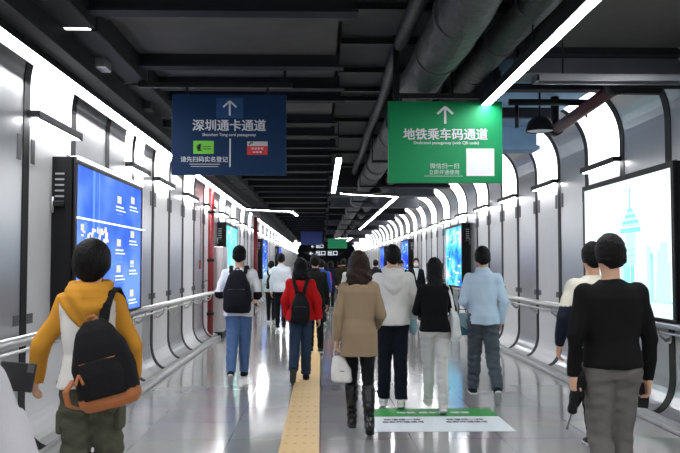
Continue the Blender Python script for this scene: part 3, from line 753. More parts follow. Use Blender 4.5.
# base figure, in a 1.75 m body: x to the person's right, y forward, z up
def figure(name, label, loc, heading=0., height=1.75, h=.01, group='people walking in the passage', sex='m',
           arms=None, legs=None, lean=0., head=(0, 0), top=None, trousers=None, shoes=None, hair='short', hair_mat=None,
           cap=None, mask=False, waist=0., curl=(.9, .9), wide=1., twist=None, seed=1):
    S = height/1.80
    root = thing(name, label, 'person', (*loc, 0), heading, group)
    arms = arms or {}
    # legs by forward kinematics: (side, thigh angle forward, knee bend, outward shift of ankle, foot pitch)
    legs = legs or [(-1, 14, 4, 0, 4), (1, -12, 12, 0, 22)]
    J = []
    for sd, a, kb, dx, pit in legs:
        hip = np.array([sd*.078, -.0, .92]); a = D2R(a); kb = D2R(kb)
        kn = hip+np.array([dx*.5, math.sin(a)*.44, -math.cos(a)*.44]); an = kn+np.array([dx*.5, math.sin(a-kb)*.41, -math.cos(a-kb)*.41])
        R = rotx(-D2R(pit)); J.append((sd, hip, kn, an, R))
    def lowest(an, R): return min((an+R@np.array([0, y, -.085]))[2] for y in (-.075, .12, .175))
    dz = -min(lowest(an, R) for _, _, _, an, R in J); dz_ = np.array([0, 0, dz])
    J = [(sd, hi+dz_, kn+dz_, an+dz_, R) for sd, hi, kn, an, R in J]
    ly = lambda z: lean*max(0, z-.95)
    sw = {'m': 1., 'f': .88}[sex]*wide
    SH = {sd: np.array([sd*.170*sw, ly(1.42)-.005, 1.39+dz]) for sd in (-1, 1)}
    default = {sd: (np.array([sd*.222*sw, -.03, 1.11]), np.array([sd*.225*sw, .05, .86])) for sd in (-1, 1)}
    AR = {}
    for sd in (-1, 1):
        e, w_ = arms.get(sd, default[sd]); AR[sd] = (SH[sd], np.array(e, dtype=float)+dz_, np.array(w_, dtype=float)+dz_)
    hz = 1.625+dz; hc = np.array([0, ly(1.6)+.015, hz]); hR = rotz(-D2R(head[0]))@rotx(D2R(head[1]))
    # ---------- body
    v = Vol((-.62, -.62, -.01), (.62, .62, 1.82), h)
    W1 = {'m': .125, 'f': .108}[sex]; H1 = {'m': .150, 'f': .160}[sex]
    T = lambda rows: [(z+dz, cx, cy+ly(z), a, b_) for z, cx, cy, a, b_ in rows]
    v.loft(T([(.87, 0, -.01, H1*.8, .07), (.92, 0, -.01, H1, .10), (1.08, 0, 0, W1, .085), (1.25, 0, 0, .145*sw, .10), (1.36, 0, -.005, .155*sw, .095), (1.42, 0, -.01, .12*sw, .075), (1.46, 0, -.005, .06, .06)]), .03)
    for sd in (-1, 1):
        s0, e, w_ = AR[sd]; v.cone(s0, e, .046, .036, .05); v.cone(e, w_, .036, .025, .02)
    for sd, hi, kn, an, R in J:
        v.cone(hi, kn, .078, .05, .04); v.cone(kn, an, .046, .032, .02)
        v.frame(R, an); v.cone((0, -.03, -.045), (0, .12, -.06), .028, .022, .02); v.frame()
    v.cone((0, ly(1.45)-.008, 1.42+dz), (0, hc[1]-.012, hz-.05), .06, .054, .02)
    v.frame(hR, hc)
    v.ell((0, -.012, .03), (.075, .095, .098), .02); v.ell((0, .022, -.045), (.058, .068, .075), .03); v.ell((0, .05, -.095), (.03, .03, .022), .025)
    v.cone((0, .088, .012), (0, .108, -.028), .008, .013, .014); v.ell((0, .087, -.066), (.024, .012, .008), .008); v.ell((0, .088, .03), (.055, .012, .01), .014)
    for sd in (-1, 1): v.ell((sd*.078, -.008, -.008), (.010, .020, .032), .008)
    v.frame()
    body = v.mesh('body', [SKIN], root, S=S)
    for i, sd in enumerate((-1, 1)):
        s0, e, w_ = AR[sd]; b_ = hand(w_, w_-e, sd, min(.0075, h) if h < .012 else .009, curl=curl[i], palm=(twist or {}).get(sd)).mesh('hand', [SKIN], None, S=S)
        join_into(body, b_)
    # eyes
    for sd in (-1, 1):
        e_ = Vol(hc-.15, hc+.15, .004 if h < .011 else .006); e_.frame(hR, hc); e_.ell((sd*.031, .083, .012), (.013, .011, .008), .0)
        e_.mesh('eye', [mat('dark_eye', (.01, .008, .007), .2)], root, S=S, smooth=0)
    # ---------- hair
    hm = hair_mat or HAIR
    if hair:
        v = Vol(hc-np.array([.2, .24, .5]), hc+np.array([.2, .2, .2]), min(h, .009)); v.frame(hR, hc)
        grow = {'short': .005, 'bowl': .028, 'crop': -.004}.get(hair, .006)
        v.ell((0, -.014, .034), (.084+grow, .106+grow, .102+grow*.8), .0)
        if hair in ('short', 'crop'):
            v.cutplane((0, .09, .075), (0, .74, -.69)); v.cutplane((0, -.05, -.075), (0, .1, -1))
            for sd in (-1, 1): v.ell((sd*.078, -.03, -.0), (.014, .04, .055), .015)
            v.ell((0, -.075, -.03), (.065, .035, .06), .03)
        elif hair == 'bowl':
            v.ell((0, -.03, -.01), (.106, .095, .082), .03); v.ell((0, -.06, -.06), (.07, .055, .05), .04)
            v.cutplane((0, .085, .04), (0, .62, -.6))
        else:
            z1 = {'bob': -.20, 'long': -.22, 'verylong': -.36}[hair]; wd = {'bob': .116, 'long': .128, 'verylong': .088}[hair]
            v.loft([(z1, 0, -.085, wd*.62, .035), (z1+.04, 0, -.082, wd*.92, .05), (z1+.10, 0, -.07, wd*1.02, .062), (-.04, 0, -.035, (.094+wd)/2, .082), (.05, 0, -.02, .092, .094)], .03)
            v.cutplane((0, .062, .045), (0, .8, -.25))
        v.folds({'short': .0028, 'crop': .002, 'bowl': .002}.get(hair, .010 if hair == 'long' else .005), {'short': (45, 45, 60), 'crop': (60, 60, 50), 'bowl': (55, 45, 18)}.get(hair, (42, 36, 26)), seed)
        v.frame(); v.mesh('hair', [hm], root, S=S)
    if cap is not None:
        v = Vol(hc-.25, hc+.25, min(h, .009)); v.frame(hR, hc)
        v.ell((0, -.012, .04), (.092, .112, .105), 0); v.cutplane((0, 0, .022), (0, -.12, -1)); c_ = v.mesh('cap', [cap], root, S=S)
        v = Vol(hc-.25, hc+.25, .006); v.frame(hR, hc); v.loft([(.02, 0, .10, .075, .085), (.03, 0, .10, .075, .085)], 0); v.cutplane((0, .08, 0), (0, -1, 0)); v.mesh('cap_brim', [cap], c_, S=S, smooth=0)
        v = Vol(hc-.25, hc+.25, .004); v.frame(hR, hc); v.ell((0, -.012, .146), (.009, .009, .006), 0); v.mesh('cap_button', [cap], c_, S=S, smooth=0)
    if mask:
        v = Vol(hc-.2, hc+.2, .006); v.frame(hR, hc); v.ell((0, .045, -.05), (.064, .072, .05), 0, p=2.4); v.cutplane((0, .03, 0), (0, -1, 0)); v.mesh('face_mask', [cloth('mask_white', (225, 230, 235))], root, S=S)
    # ---------- trousers
    tr = dict(mat=cloth('denim_blue', (70, 100, 140)), r=(.096, .066, .052), hip=None, folds=.006, low=.0); tr.update(trousers or {})
    v = Vol((-.5, -.62, -.01), (.5, .62, 1.15), h)
    hp = tr['hip'] or {'m': .164, 'f': .168}[sex]
    for sd, hi, kn, an, R in J:
        end = an+(an-kn)/np.linalg.norm(an-kn)*tr['low']; mid = kn+(end-kn)*.5+np.array([0, -.012, 0])
        v.cone(hi+np.array([0, 0, -.02]), kn, tr['r'][0], tr['r'][1], .018, flat=1.08); v.cone(kn, mid, tr['r'][1], (tr['r'][1]+tr['r'][2])/2, .01, flat=1.05); v.cone(mid, end, (tr['r'][1]+tr['r'][2])/2, tr['r'][2], .01, cut=True)
        v.ell(hi+np.array([0, -.045, -.01]), (.088, .085, .095), .03)
    v.loft([(.85+dz, 0, -.005, hp*.96, .112), (.94+dz, 0, -.012, hp, .122), (1.04+dz, 0, 0, hp*.86, .108)], .03)
    v.folds(tr['folds'], (18, 18, 30), seed+3, c=(0, 0, .4), r=.62)
    trs = v.mesh('trousers', [tr['mat']], root, S=S)
    # ---------- shoes
    sh = dict(mat=cloth('shoe_black', (25, 25, 28), rough=.5), sole=mat('sole_white', (.7, .7, .7), .6), boot=None); sh.update(shoes or {})
    for sd, hi, kn, an, R in J:
        R = R@rotz(-sd*D2R(5))
        v = Vol(an-.3, an+np.array([.3, .3, .45 if sh['boot'] else .3]), min(h, .008)); v.frame(R, an)
        v.cone((0, -.032, -.045), (0, .07, -.05), .041, .040, .02); v.cone((0, .07, -.052), (0, .150, -.058), .040, .030, .02, flat=1); v.cone((0, -.005, -.03), (0, -.012, .0 if not sh['boot'] else .02), .047, .043, .02, cut=not sh['boot'])
        v.cutplane((0, 0, -.066), (0, 0, -1))
        if sh['boot']:
            v.frame(); v.cone(an, kn+(an-kn)*.12, .048, .066, .02, cut=True); v.cone(an+(kn-an)*.45+np.array([0, -.012, 0]), an+(kn-an)*.75+np.array([0, -.012, 0]), .052, .055, .03)
            v.folds(.004, (20, 20, 40), seed+5)
        s_ = v.mesh('boot' if sh['boot'] else 'shoe', [sh['mat']], root, S=S)
        v = Vol(an-.3, an+.3, .0065); v.frame(R, an)
        def fn(X, Y, Z):
            t_ = np.clip((Y+.035)/.175, 0, 1); return np.maximum(np.sqrt(X**2+(Y+.035-t_*.175)**2)-(.040+.004*np.sin(t_*3.14)), np.abs(Z+.0735)-.0115)
        v._op((0, .05, -.07), .16, fn, 0); v.mesh('sole', [sh['sole']], s_, S=S)
    # ---------- top
    tp = dict(mat=cloth('shirt_white', (215, 222, 232)), hem=.86, hemw=None, grow=0., sleeve=(.054, .047, .038), folds=.006, ends=None, matfn=None, mats=None, name='shirt', neck=.070, flare=0., f=(11, 9, 9), collar=True, slen=1., cut=None)
    tp.update(top or {})
    g = tp['grow']; v = Vol((-.62, -.62, .55), (.62, .62, 1.72), h); fl = tp['flare']
    aw = {'m': (.178, .170, .158, .174, .176, .135), 'f': (.178, .165, .140, .150, .148, .115)}[sex]
    aw = [q*(wide if i > 2 else (1+wide)/2) for i, q in enumerate(aw)]
    hem = tp['hem']
    zt = 1.50 if tp['collar'] else 1.472
    rows = [(hem, 0, -.005, aw[0]+g+fl, .150+g+fl*.8), (max(hem+.03, .95), 0, -.010, aw[1]+g+fl*.6, .147+g+fl*.5), (1.08, 0, .0, aw[2]+g+fl*.2, .122+g), (1.24, 0, 0, aw[3]+g, .126+g), (1.35, 0, -.008, aw[4]+g, .120+g), (1.415, 0, -.012, aw[5]+g, .094+g), (1.455, 0, -.008, .095, .075), (zt, 0, -.005, tp['neck'], .066)]
    v.loft(T(rows), .02)
    for sd in (-1, 1):
        s0, e, w_ = AR[sd]; s1 = tp['sleeve']; s0 = s0+np.array([-sd*.012, 0, -.012])
        if tp['slen'] < 1: w_ = e+(w_-e)*tp['slen']
        v.cone(s0, e, s1[0]+g*.5, s1[1]+g*.5, .016); w2 = w_+(w_-e)/np.linalg.norm(w_-e)*.012
        v.cone(e, w2, s1[1]+g*.5, s1[2], .010, cut=True); v.ell(s0+np.array([-sd*.01, 0, -.004]), (.057+g*.5, .064+g*.5, .058+g*.5), .05)
    v._op((0, ly(1.5), 1.52+dz), .2, lambda X, Y, Z: np.maximum(np.sqrt(X**2+(Y-ly(1.5)-.004)**2)-.056, 1.452+dz-Z), 0, 's')
    v.folds(tp['folds'], tp['f'], seed+9, c=(0, 0, 1), r=.8)
    v._op((0, 0, .6+dz), .9, lambda X, Y, Z: np.where(np.abs(X) < (aw[0]+g+fl+.02), (hem+dz)-Z+.006*np.sin(X*23+seed), -1.), 0, 'i')
    t_ = v.mesh(tp['name'], tp['mats'] or [tp['mat']], root, matfn=(lambda x, y, z: tp['matfn'](x, y, z-dz)) if tp['matfn'] else None, S=S)
    if tp['collar']:
        v = Vol((-.15, -.2, 1.38+dz), (.15, .2, 1.60+dz), min(h, .008)); c0 = ly(1.5)
        v._op((0, c0, 1.49+dz), .12, lambda X, Y, Z: np.maximum(np.abs(np.sqrt((X/1.0)**2+((Y-c0-.002)/1.02)**2)-(.069-(Z-1.49-dz)*.25))-.006, np.abs(Z-1.487-dz)-.026+.2*np.maximum(Y-c0, 0)), 0)
        v.mesh('collar', [tp.get('collar_mat') or (tp['mats'] or [tp['mat']])[0]], t_, S=S)
    return root, dict(S=S, dz=dz, arms=AR, J=J, hc=hc, top=t_, trousers=trs, ly=ly, SH=SH)

def carried(name, label, cat, root, base, group=None):
    """a carried thing: its own root standing at base (person-local metres, before scale is already applied)"""
    M = Matrix.Translation(root.location) @ Matrix.Rotation(root.rotation_euler.z, 4, 'Z')
    p = M @ Vector(base); t = thing(name, label, cat, p, root.rotation_euler.z, group); return t, -np.array(base, dtype=float)

def backpack(root, P, label, cy=-.20, z0=.98, z1=1.40, w_=.145, d=.08, cx=0., m=None, base=None, basefrac=.28, straps='both', h=.009, tilt=0., pocket=True, strap_m=None, grow=0., trim=None, group=None):
    S, dz = P['S'], P['dz']; m = m or cloth('pack_black', (24, 25, 30), rough=.75)
    t, off = carried('backpack', label, 'backpack', root, (cx*S, cy*S, (z0+dz)*S), group); o_ = off/S
    R = roty(tilt); c0 = np.array([cx, cy, (z0+z1)/2+dz]); H = (z1-z0)/2
    def V(hh=h): v = Vol(c0-np.array([.34, .3, .42]), c0+np.array([.34, .3, .42]), hh); v.frame(R, c0); return v
    v = V(); v.loft([(-H, 0, 0, w_*.86, d*.75), (-H*.85, 0, 0, w_, d), (0, 0, 0, w_*1.0, d*.98), (H*.4, 0, 0, w_*.86, d*.9), (H*.75, 0, .01, w_*.62, d*.75), (H, 0, .02, w_*.30, d*.4)], 0, p=2.8)
    v.folds(.004, (14, 12, 12), 4)
    split = -H+2*H*basefrac
    Ri = R.T
    v.mesh('bag_body', [m, base or m], t, matfn=lambda x, y, z: (Ri[2, 0]*(x-c0[0])+Ri[2, 1]*(y-c0[1])+Ri[2, 2]*(z-c0[2]) < split-.02) if base else np.zeros(len(x)), S=S, off=o_, smooth=2)
    if pocket:
        v = V(); v.loft([(-H*.72, 0, -d*.85, w_*.70, d*.38), (-H*.2, 0, -d*.85, w_*.74, d*.42), (H*.12, 0, -d*.72, w_*.62, d*.34)], 0, p=3)
        v.mesh('front_pocket', [m], t, S=S, off=o_)
        v = V(.006); v.cone((-w_*.6, -d*1.02, H*.10), (w_*.6, -d*1.02, H*.10), .004, .004, 0); v.mesh('zip', [trim or M_vent], t, S=S, off=o_, smooth=0)
    v = V(.007); v.chain([(-.03, .0, H*.92), (-.02, .0, H*1.08), (.02, .0, H*1.08), (.03, .0, H*.92)], [.009]*4, .004); v.mesh('grab_handle', [trim or m], t, S=S, off=o_)
    if straps:
        ly = P['ly']; sm = strap_m or m; hw = .095
        for sd in ((-1, 1) if straps == 'both' else (straps,)):
            v = Vol((-.35, -.4, .8), (.35, .4, 1.65), .008)
            g = grow; x = sd*hw
            pts = [(cx+sd*.045 if straps == 'both' else cx*.55, cy+.035, z1-.03), (x*.75, -.150-g+ly(1.3), 1.34), (x, -.125-g+ly(1.39), 1.41), (x*1.05, -.065+ly(1.46), 1.462+g), (x*1.08, .0+ly(1.47), 1.475+g), (x*1.12, .07+ly(1.44), 1.44+g), (x*1.22, .135+g+ly(1.3), 1.30), (x*1.5, .12+g+ly(1.15), 1.13), (sd*.175, .0, 1.08), (cx*.5+sd*w_*.8, cy+.06, z0+.12)]
            pts = [np.array(p)+np.array([0, 0, dz]) for p in pts]
            for a, b_ in zip(pts, pts[1:]):
                for q in (-.020, -.010, 0, .010, .020): v.cone(a+np.array([q, 0, 0]), b_+np.array([q, 0, 0]), .008, .008, .003)
            v.mesh('strap', [sm], t, S=S, off=o_)
    return t
def near_hand(P, sd, d=0.):  # middle of a closed hand, unscaled body metres
    s0, e, w_ = P['arms'][sd]; u = (w_-e)/np.linalg.norm(w_-e); return w_+u*(.085+d)

A = np.array
# ---- 1 mustard hoodie, nearest on the left
M_must = cloth('mustard_fleece', (205, 145, 50), vary=.12); M_cream = cloth('cream_fleece', (225, 223, 218), vary=.05); M_olive = cloth('olive_twill', (84, 86, 72), vary=.12)
r1, P1 = figure('person', 'person with black bowl-cut hair in a mustard and white hoodie and olive trousers', (-1.29, 4.6), D2R(-2), 1.665, .0075, sex='m', wide=.93,
    arms={-1: (A([-.290, -.03, 1.14]), A([-.365, .10, .92])), 1: (A([.245, .02, 1.12]), A([.215, .20, .92]))},
    legs=[(-1, 2, 6, -.01, 8), (1, 13, 12, .02, 0)], hair='bowl',
    top=dict(name='hoodie', mats=[M_cream, M_must], hem=.885, grow=.012, folds=.0085, sleeve=(.058, .054, .040), collar=False,
             matfn=lambda x, y, z: (np.abs(x) > .168+.05*np.maximum(0, 1.2-z)) | (z > 1.475) | ((z > 1.40) & (np.abs(x) > .168-(z-1.40)*1.1))),
    trousers=dict(mat=M_olive, r=(.108, .088, .078), folds=.008, hip=.165), shoes=dict(mat=cloth('shoe_grey', (60, 60, 62)), boot=None), seed=2)
S1, z1_ = P1['S'], P1['dz']
v = Vol((-.3, -.34, 1.15+z1_), (.3, .25, 1.62+z1_), .007)
for k in range(16):                                             # rolled hood rim round the neck
    a = k/16*2*PI; b_ = (k+1)/16*2*PI
    fn_ = lambda t: A([.098*math.cos(t), .088*math.sin(t)-.01, 1.485+z1_+.022*math.sin(t)])
    v.cone(fn_(a), fn_(b_), .030, .030, .02)
v.loft([(1.235+z1_, 0, -.125, .012, .018), (1.30+z1_, 0, -.135, .070, .034), (1.37+z1_, 0, -.130, .125, .048), (1.43+z1_, 0, -.11, .155, .058), (1.475+z1_, 0, -.07, .145, .07), (1.50+z1_, 0, -.03, .10, .06)], .03, p=2)
v._op((0, -.1, 1.42+z1_), .3, lambda X, Y, Z: -.0065*np.sin(46*(Z-.8*np.abs(X)+.25*X)+1.0+2.4*np.sin(X*7)), 0, '+')
v._op((0, 0, 1.55+z1_), .2, lambda X, Y, Z: np.maximum(np.sqrt(X**2+(Y-.0)**2)-.062, 1.40+z1_-Z), 0, 's')
v.mesh('hood', [M_must], r1, S=S1)
for sd in (-1, 1):                                              # ribbed cuffs
    s0, e, w_ = P1['arms'][sd]; v = Vol(w_-.12, w_+.12, .007); u = (w_-e)/np.linalg.norm(w_-e); v.cone(w_-u*.045, w_+u*.016, .042, .038, 0, cut=True, cuta=True); v.mesh('cuff', [M_must], P1['top'], S=S1)
hi, kn = P1['J'][1][1], P1['J'][1][2]
v = Vol((-.3, -.4, .4), (.4, .4, 1.), .007); c_ = hi+(kn-hi)*.52+A([.088, -.015, 0]); v.ell(c_, (.026, .068, .075), 0, p=5); v.mesh('cargo_pocket', [M_olive], P1['trousers'], S=S1)
hi, kn = P1['J'][0][1], P1['J'][0][2]
v = Vol((-.4, -.4, .4), (.4, .4, 1.), .007); c_ = hi+(kn-hi)*.55+A([-.085, -.015, 0]); v.ell(c_, (.022, .065, .075), 0, p=5); v.mesh('cargo_pocket', [M_olive], P1['trousers'], S=S1)
M_tan = mat('tan_leather', srgb(178, 108, 60), .5, bump=.2, vary=.12, vscale=10)
M_pk = cloth('canvas_black', (27, 27, 29), rough=.85, bump=.5, bscale=160)
bp_ = backpack(r1, P1, 'black backpack with tan leather base, slung on the shoulder of the mustard hoodie', cy=-.27, z0=.80, z1=1.31, w_=.176, d=.095, cx=.155, m=M_pk, base=M_tan, basefrac=.20, straps=None, h=.008, tilt=D2R(-15), trim=M_tan)
o_ = -A([.155, -.27, .80+z1_])
v = Vol((-.1, -.45, .9), (.35, .3, 1.6), .007)
pts = [A([.115, -.20, 1.16]), A([.125, -.165, 1.28]), A([.135, -.15, 1.38]), A([.145, -.09, 1.458]), A([.15, .0, 1.475]), A([.155, .08, 1.42]), A([.185, .15, 1.25]), A([.22, .08, 1.08]), A([.23, -.1, .98]), A([.21, -.22, .92])]
for a, b_ in zip(pts, pts[1:]):
    for q in (-.024, -.012, 0, .012, .024): v.cone(a+A([q, 0, z1_]), b_+A([q, 0, z1_]), .0085, .0085, .004)
v.mesh('strap', [M_pk], bp_, S=S1, off=o_)
v = Vol((-.1, -.45, .8), (.35, .3, 1.6), .006)                    # tan tab of the top handle, standing up
for q in (-.008, 0, .008): v.chain([A([.045+q, -.26, 1.16+z1_]), A([.075+q, -.285, 1.19+z1_]), A([.115+q, -.24, 1.27+z1_])], [.011, .012, .011], .004)
v.mesh('leather_tab', [M_tan], bp_, S=S1, off=o_)
v = Vol((-.25, -.5, .65), (.35, .1, 1.1), .006)
for q in (-.012, 0, .012): v.chain([A([-.0+q, -.30, .96+z1_]), A([-.035+q, -.33, .90+z1_]), A([-.02+q, -.32, .82+z1_]), A([.03+q, -.30, .80+z1_])], [.007]*4, .003)
v.mesh('side_strap', [M_tan], bp_, S=S1, off=o_)
v = Vol((-.1, -.5, .8), (.35, .1, 1.2), .006); v.cone(A([.055, -.385, 1.0+z1_]), A([.045, -.395, .95+z1_]), .008, .011, 0); v.cone(A([.06, -.385, 1.0+z1_]), A([.085, -.395, .955+z1_]), .007, .010, 0); v.mesh('leather_pull', [M_tan], bp_, S=S1, off=o_)

# ---- 2 black sweater, nearest on the right
M_bk = cloth('black_knit', (17, 17, 18), vary=.1, bump=.5); M_gt = cloth('grey_chino', (112, 110, 106), vary=.08)
r2, P2 = figure('person', 'short-haired man in a black sweater and grey trousers, nearest on the right, seen from behind', (1.78, 4.95), D2R(2), 1.74, .0075, wide=1.08,
    arms={-1: (A([-.245, -.04, 1.12]), A([-.255, -.02, .875])), 1: (A([.240, -.02, 1.09]), A([.245, .03, .835]))},
    legs=[(-1, 6, 26, .02, 12), (1, 10, 8, 0, 0)], hair='short', curl=(2.0, 1.6),
    top=dict(name='sweater', mat=M_bk, hem=.915, grow=.006, folds=.006, sleeve=(.058, .050, .036), collar=False, neck=.066),
    trousers=dict(mat=M_gt, r=(.106, .078, .063), folds=.0055, hip=.170), shoes=dict(mat=cloth('shoe_dark', (30, 30, 32)), boot=None), seed=5)
for sx in (-1, 1):
    v = Vol((-.2, -.25, .75), (.2, .05, 1.05), .006); v.cone((sx*.052, -.130, .895+P2['dz']), (sx*.115, -.118, .90+P2['dz']), .004, .004, 0); v.mesh('pocket_seam', [cloth('seam_grey', (70, 69, 66))], P2['trousers'], S=P2['S'])
M_umb = cloth('umbrella_black', (16, 16, 18), rough=.6)
hd = near_hand(P2, -1)*P2['S']
t, off = carried('folded_umbrella', 'short folded black umbrella in the left hand of the man in the black sweater', 'umbrella', r2, (hd[0]-.045, hd[1]-.05, hd[2]-.20))
top_ = A([.105, .07, .25]); tip = A([.0, 0, 0])
ax_ = (top_-tip)
v = Vol((-.2, -.2, -.1), (.3, .3, .4), .006); v.cone(tip+ax_*.28, tip+ax_*.62, .026, .036, .0); v.cone(tip+ax_*.62, tip+ax_*.98, .036, .046, .02); v.folds(.007, (60, 60, 20), 3, c=(0, 0, .1), r=.5); v.mesh('canopy', [M_umb], t)
v = Vol((-.2, -.2, -.1), (.3, .3, .4), .005); v.cone(tip-ax_*.12, tip+ax_*.3, .006, .007, 0); v.ell(tip-ax_*.12, (.009, .009, .012), 0); v.mesh('shaft', [M_vent], t)
v = Vol((-.2, -.2, -.1), (.3, .3, .45), .005); v.cone(tip+ax_*.95, tip+ax_*1.12, .020, .017, 0); v.mesh('handle', [M_umb], t)
def phone(label, root, base, R=None, m=None, sz=(.074, .009, .155)):
    t, off = carried('smartphone', label, 'phone', root, base); t.rotation_euler = R or (0, 0, 0)
    b_ = MB(); b_.box(-sz[0]/2, sz[0]/2, -sz[1]/2, sz[1]/2, 0, sz[2], m or M_black, .004); b_.build('case', t)
    b_ = MB(); b_.box(-sz[0]/2+.004, sz[0]/2-.004, sz[1]/2, sz[1]/2+.001, .004, sz[2]-.004, mat('phone_glass', (.01, .01, .012), .08)); b_.build('glass', t)
    b_ = MB(); b_.box(sz[0]/2-.030, sz[0]/2-.006, -sz[1]/2-.002, -sz[1]/2, sz[2]-.034, sz[2]-.006, M_vent, .001); b_.build('camera_bump', t)
    return t
hd = near_hand(P2, 1)*P2['S']; phone('black phone held low in the right hand of the man in the black sweater', r2, (hd[0]-.03, hd[1]-.0, hd[2]-.10), (0, D2R(8), D2R(12)))

# ---- 3 cream and navy jacket
M_navy = cloth('navy_nylon', (22, 28, 46), rough=.6); M_crm = cloth('cream_nylon', (226, 223, 208), rough=.7)
r3, P3 = figure('person', 'man in a cream and navy panelled jacket walking ahead of the black sweater', (2.21, 6.55), 0, 1.715, .009, wide=1.05,
    arms={-1: (A([-.26, -.02, 1.12]), A([-.275, .06, .88]))}, hair='short',
    top=dict(name='jacket', mats=[M_crm, M_navy], hem=.90, grow=.014, sleeve=(.060, .054, .042), collar=False, matfn=lambda x, y, z: z < 1.215, folds=.007),
    trousers=dict(mat=cloth('trouser_black', (20, 20, 22))), legs=[(-1, 12, 4, .11, 3), (1, -8, 10, .0, 20)], seed=8)
v = Vol((-.25, -.25, .8), (.25, .25, 1.), .008); v.loft([(.865+P3['dz'], 0, 0, .19, .145), (.885+P3['dz'], 0, 0, .19, .145)], 0); v.mesh('shirt_hem', [cloth('tee_white', (230, 230, 232))], r3, S=P3['S'])

# ---- 4 light blue shirt
M_lb = cloth('pale_blue_cotton', (203, 223, 242), rough=.8, vary=.05); M_gj = cloth('grey_denim', (86, 94, 102), vary=.15, vscale=5)
r4, P4 = figure('person', 'man in a pale blue shirt and grey jeans near the right wall, seen from behind', (1.83, 9.15), D2R(-3), 1.745, .009,
    arms={-1: (A([-.24, -.03, 1.12]), A([-.18, .20, 1.06])), 1: (A([.238, -.05, 1.11]), A([.215, .05, .87]))},
    legs=[(-1, 16, 4, -.015, -2), (1, -10, 22, .035, 42)], hair='short',
    top=dict(name='shirt', mat=M_lb, hem=.85, grow=.008, folds=.011, f=(12, 10, 6), sleeve=(.058, .050, .040)),
    trousers=dict(mat=M_gj, r=(.105, .080, .066), folds=.011), shoes=dict(mat=cloth('trainer_navy', (28, 32, 42))), seed=11)
hd = near_hand(P4, -1)*P4['S']
M_tq = mat('tote_grey_blue', srgb(160, 185, 190), .6, vary=.1); M_tq2 = mat('tote_teal', srgb(70, 120, 135), .6)
t, off = carried('tote_bag', 'flat grey-blue tote bag at the left hand of the pale blue shirt', 'bag', r4, (hd[0]-.05, hd[1]-.04, hd[2]-.33), 'hand-carried bags')
v = Vol((-.25, -.2, -.05), (.25, .2, .45), .008); v.loft([(0, -.01, 0, .11, .035), (.05, -.01, 0, .13, .05), (.22, 0, 0, .12, .03), (.255, 0, 0, .115, .015)], 0, p=4); v.folds(.004, (20, 10, 14), 2); v.mesh('bag_body', [M_tq, M_tq2], t, matfn=lambda x, y, z: (z < .10-.5*x), S=1)
v = Vol((-.25, -.2, .1), (.25, .2, .45), .006); v.chain([(-.05, 0, .24), (-.035, 0, .30), (.035, .0, .30), (.05, 0, .24)], [.006]*4, 0); v.mesh('handle', [cloth('strap_dark', (40, 42, 45))], t)

# ---- 5 black top, white trousers
M_bt = cloth('black_jersey', (14, 14, 16)); M_wt = cloth('white_denim', (205, 205, 200), vary=.06)
r5, P5 = figure('person', 'woman with long black hair in a black top and white trousers, seen from behind', (1.18, 8.4), 0, 1.605, .009, sex='f', wide=1.0,
    arms={-1: (A([-.205, .06, 1.13]), A([-.135, .22, 1.33])), 1: (A([.215, .08, 1.15]), A([.115, .145, 1.36]))},
    legs=[(-1, 18, 3, .03, -4), (1, -8, 8, -.01, 18)], hair='verylong', curl=(1.4, 1.4),
    top=dict(name='blouse', mat=M_bt, hem=.90, grow=.012, folds=.006, sleeve=(.055, .050, .042), collar=False),
    trousers=dict(mat=M_wt, r=(.096, .066, .056), folds=.006, hip=.17), shoes=dict(mat=cloth('trainer_cream', (205, 200, 190))), seed=14)
M_cv = cloth('canvas_white', (222, 224, 222), vary=.05)
S5, z5 = P5['S'], P5['dz']
t, off = carried('tote_bag', 'long white canvas tote bag hanging from the right shoulder of the black top', 'bag', r5, (.215*S5, -.07*S5, (.80+z5)*S5), 'hand-carried bags'); o_ = off/S5
v = Vol((.05, -.25, .75+z5), (.42, .15, 1.25+z5), .008); v.loft([(.80+z5, .225, -.07, .045, .10), (.86+z5, .23, -.07, .062, .13), (1.05+z5, .215, -.07, .045, .13), (1.14+z5, .20, -.07, .03, .11)], 0, p=3); v.folds(.006, (16, 14, 9), 7); v.mesh('bag_body', [M_cv], t, S=S5, off=o_)
v = Vol((.05, -.25, 1.0+z5), (.42, .25, 1.6+z5), .007)
for yy, ys in ((-.13, -1), (.0, 1)):
    pts = [A([.205, yy, 1.12+z5]), A([.18, -.10 if ys < 0 else .10, 1.30+z5]), A([.135, -.05 if ys < 0 else .03, 1.455+z5]), A([.135, -.02, 1.47+z5])]
    for a, b_ in zip(pts, pts[1:]):
        for q in (-.010, 0, .010): v.cone(a+A([q, 0, 0]), b_+A([q, 0, 0]), .007, .007, 0)
v.mesh('handle', [M_cv], t, S=S5, off=o_)

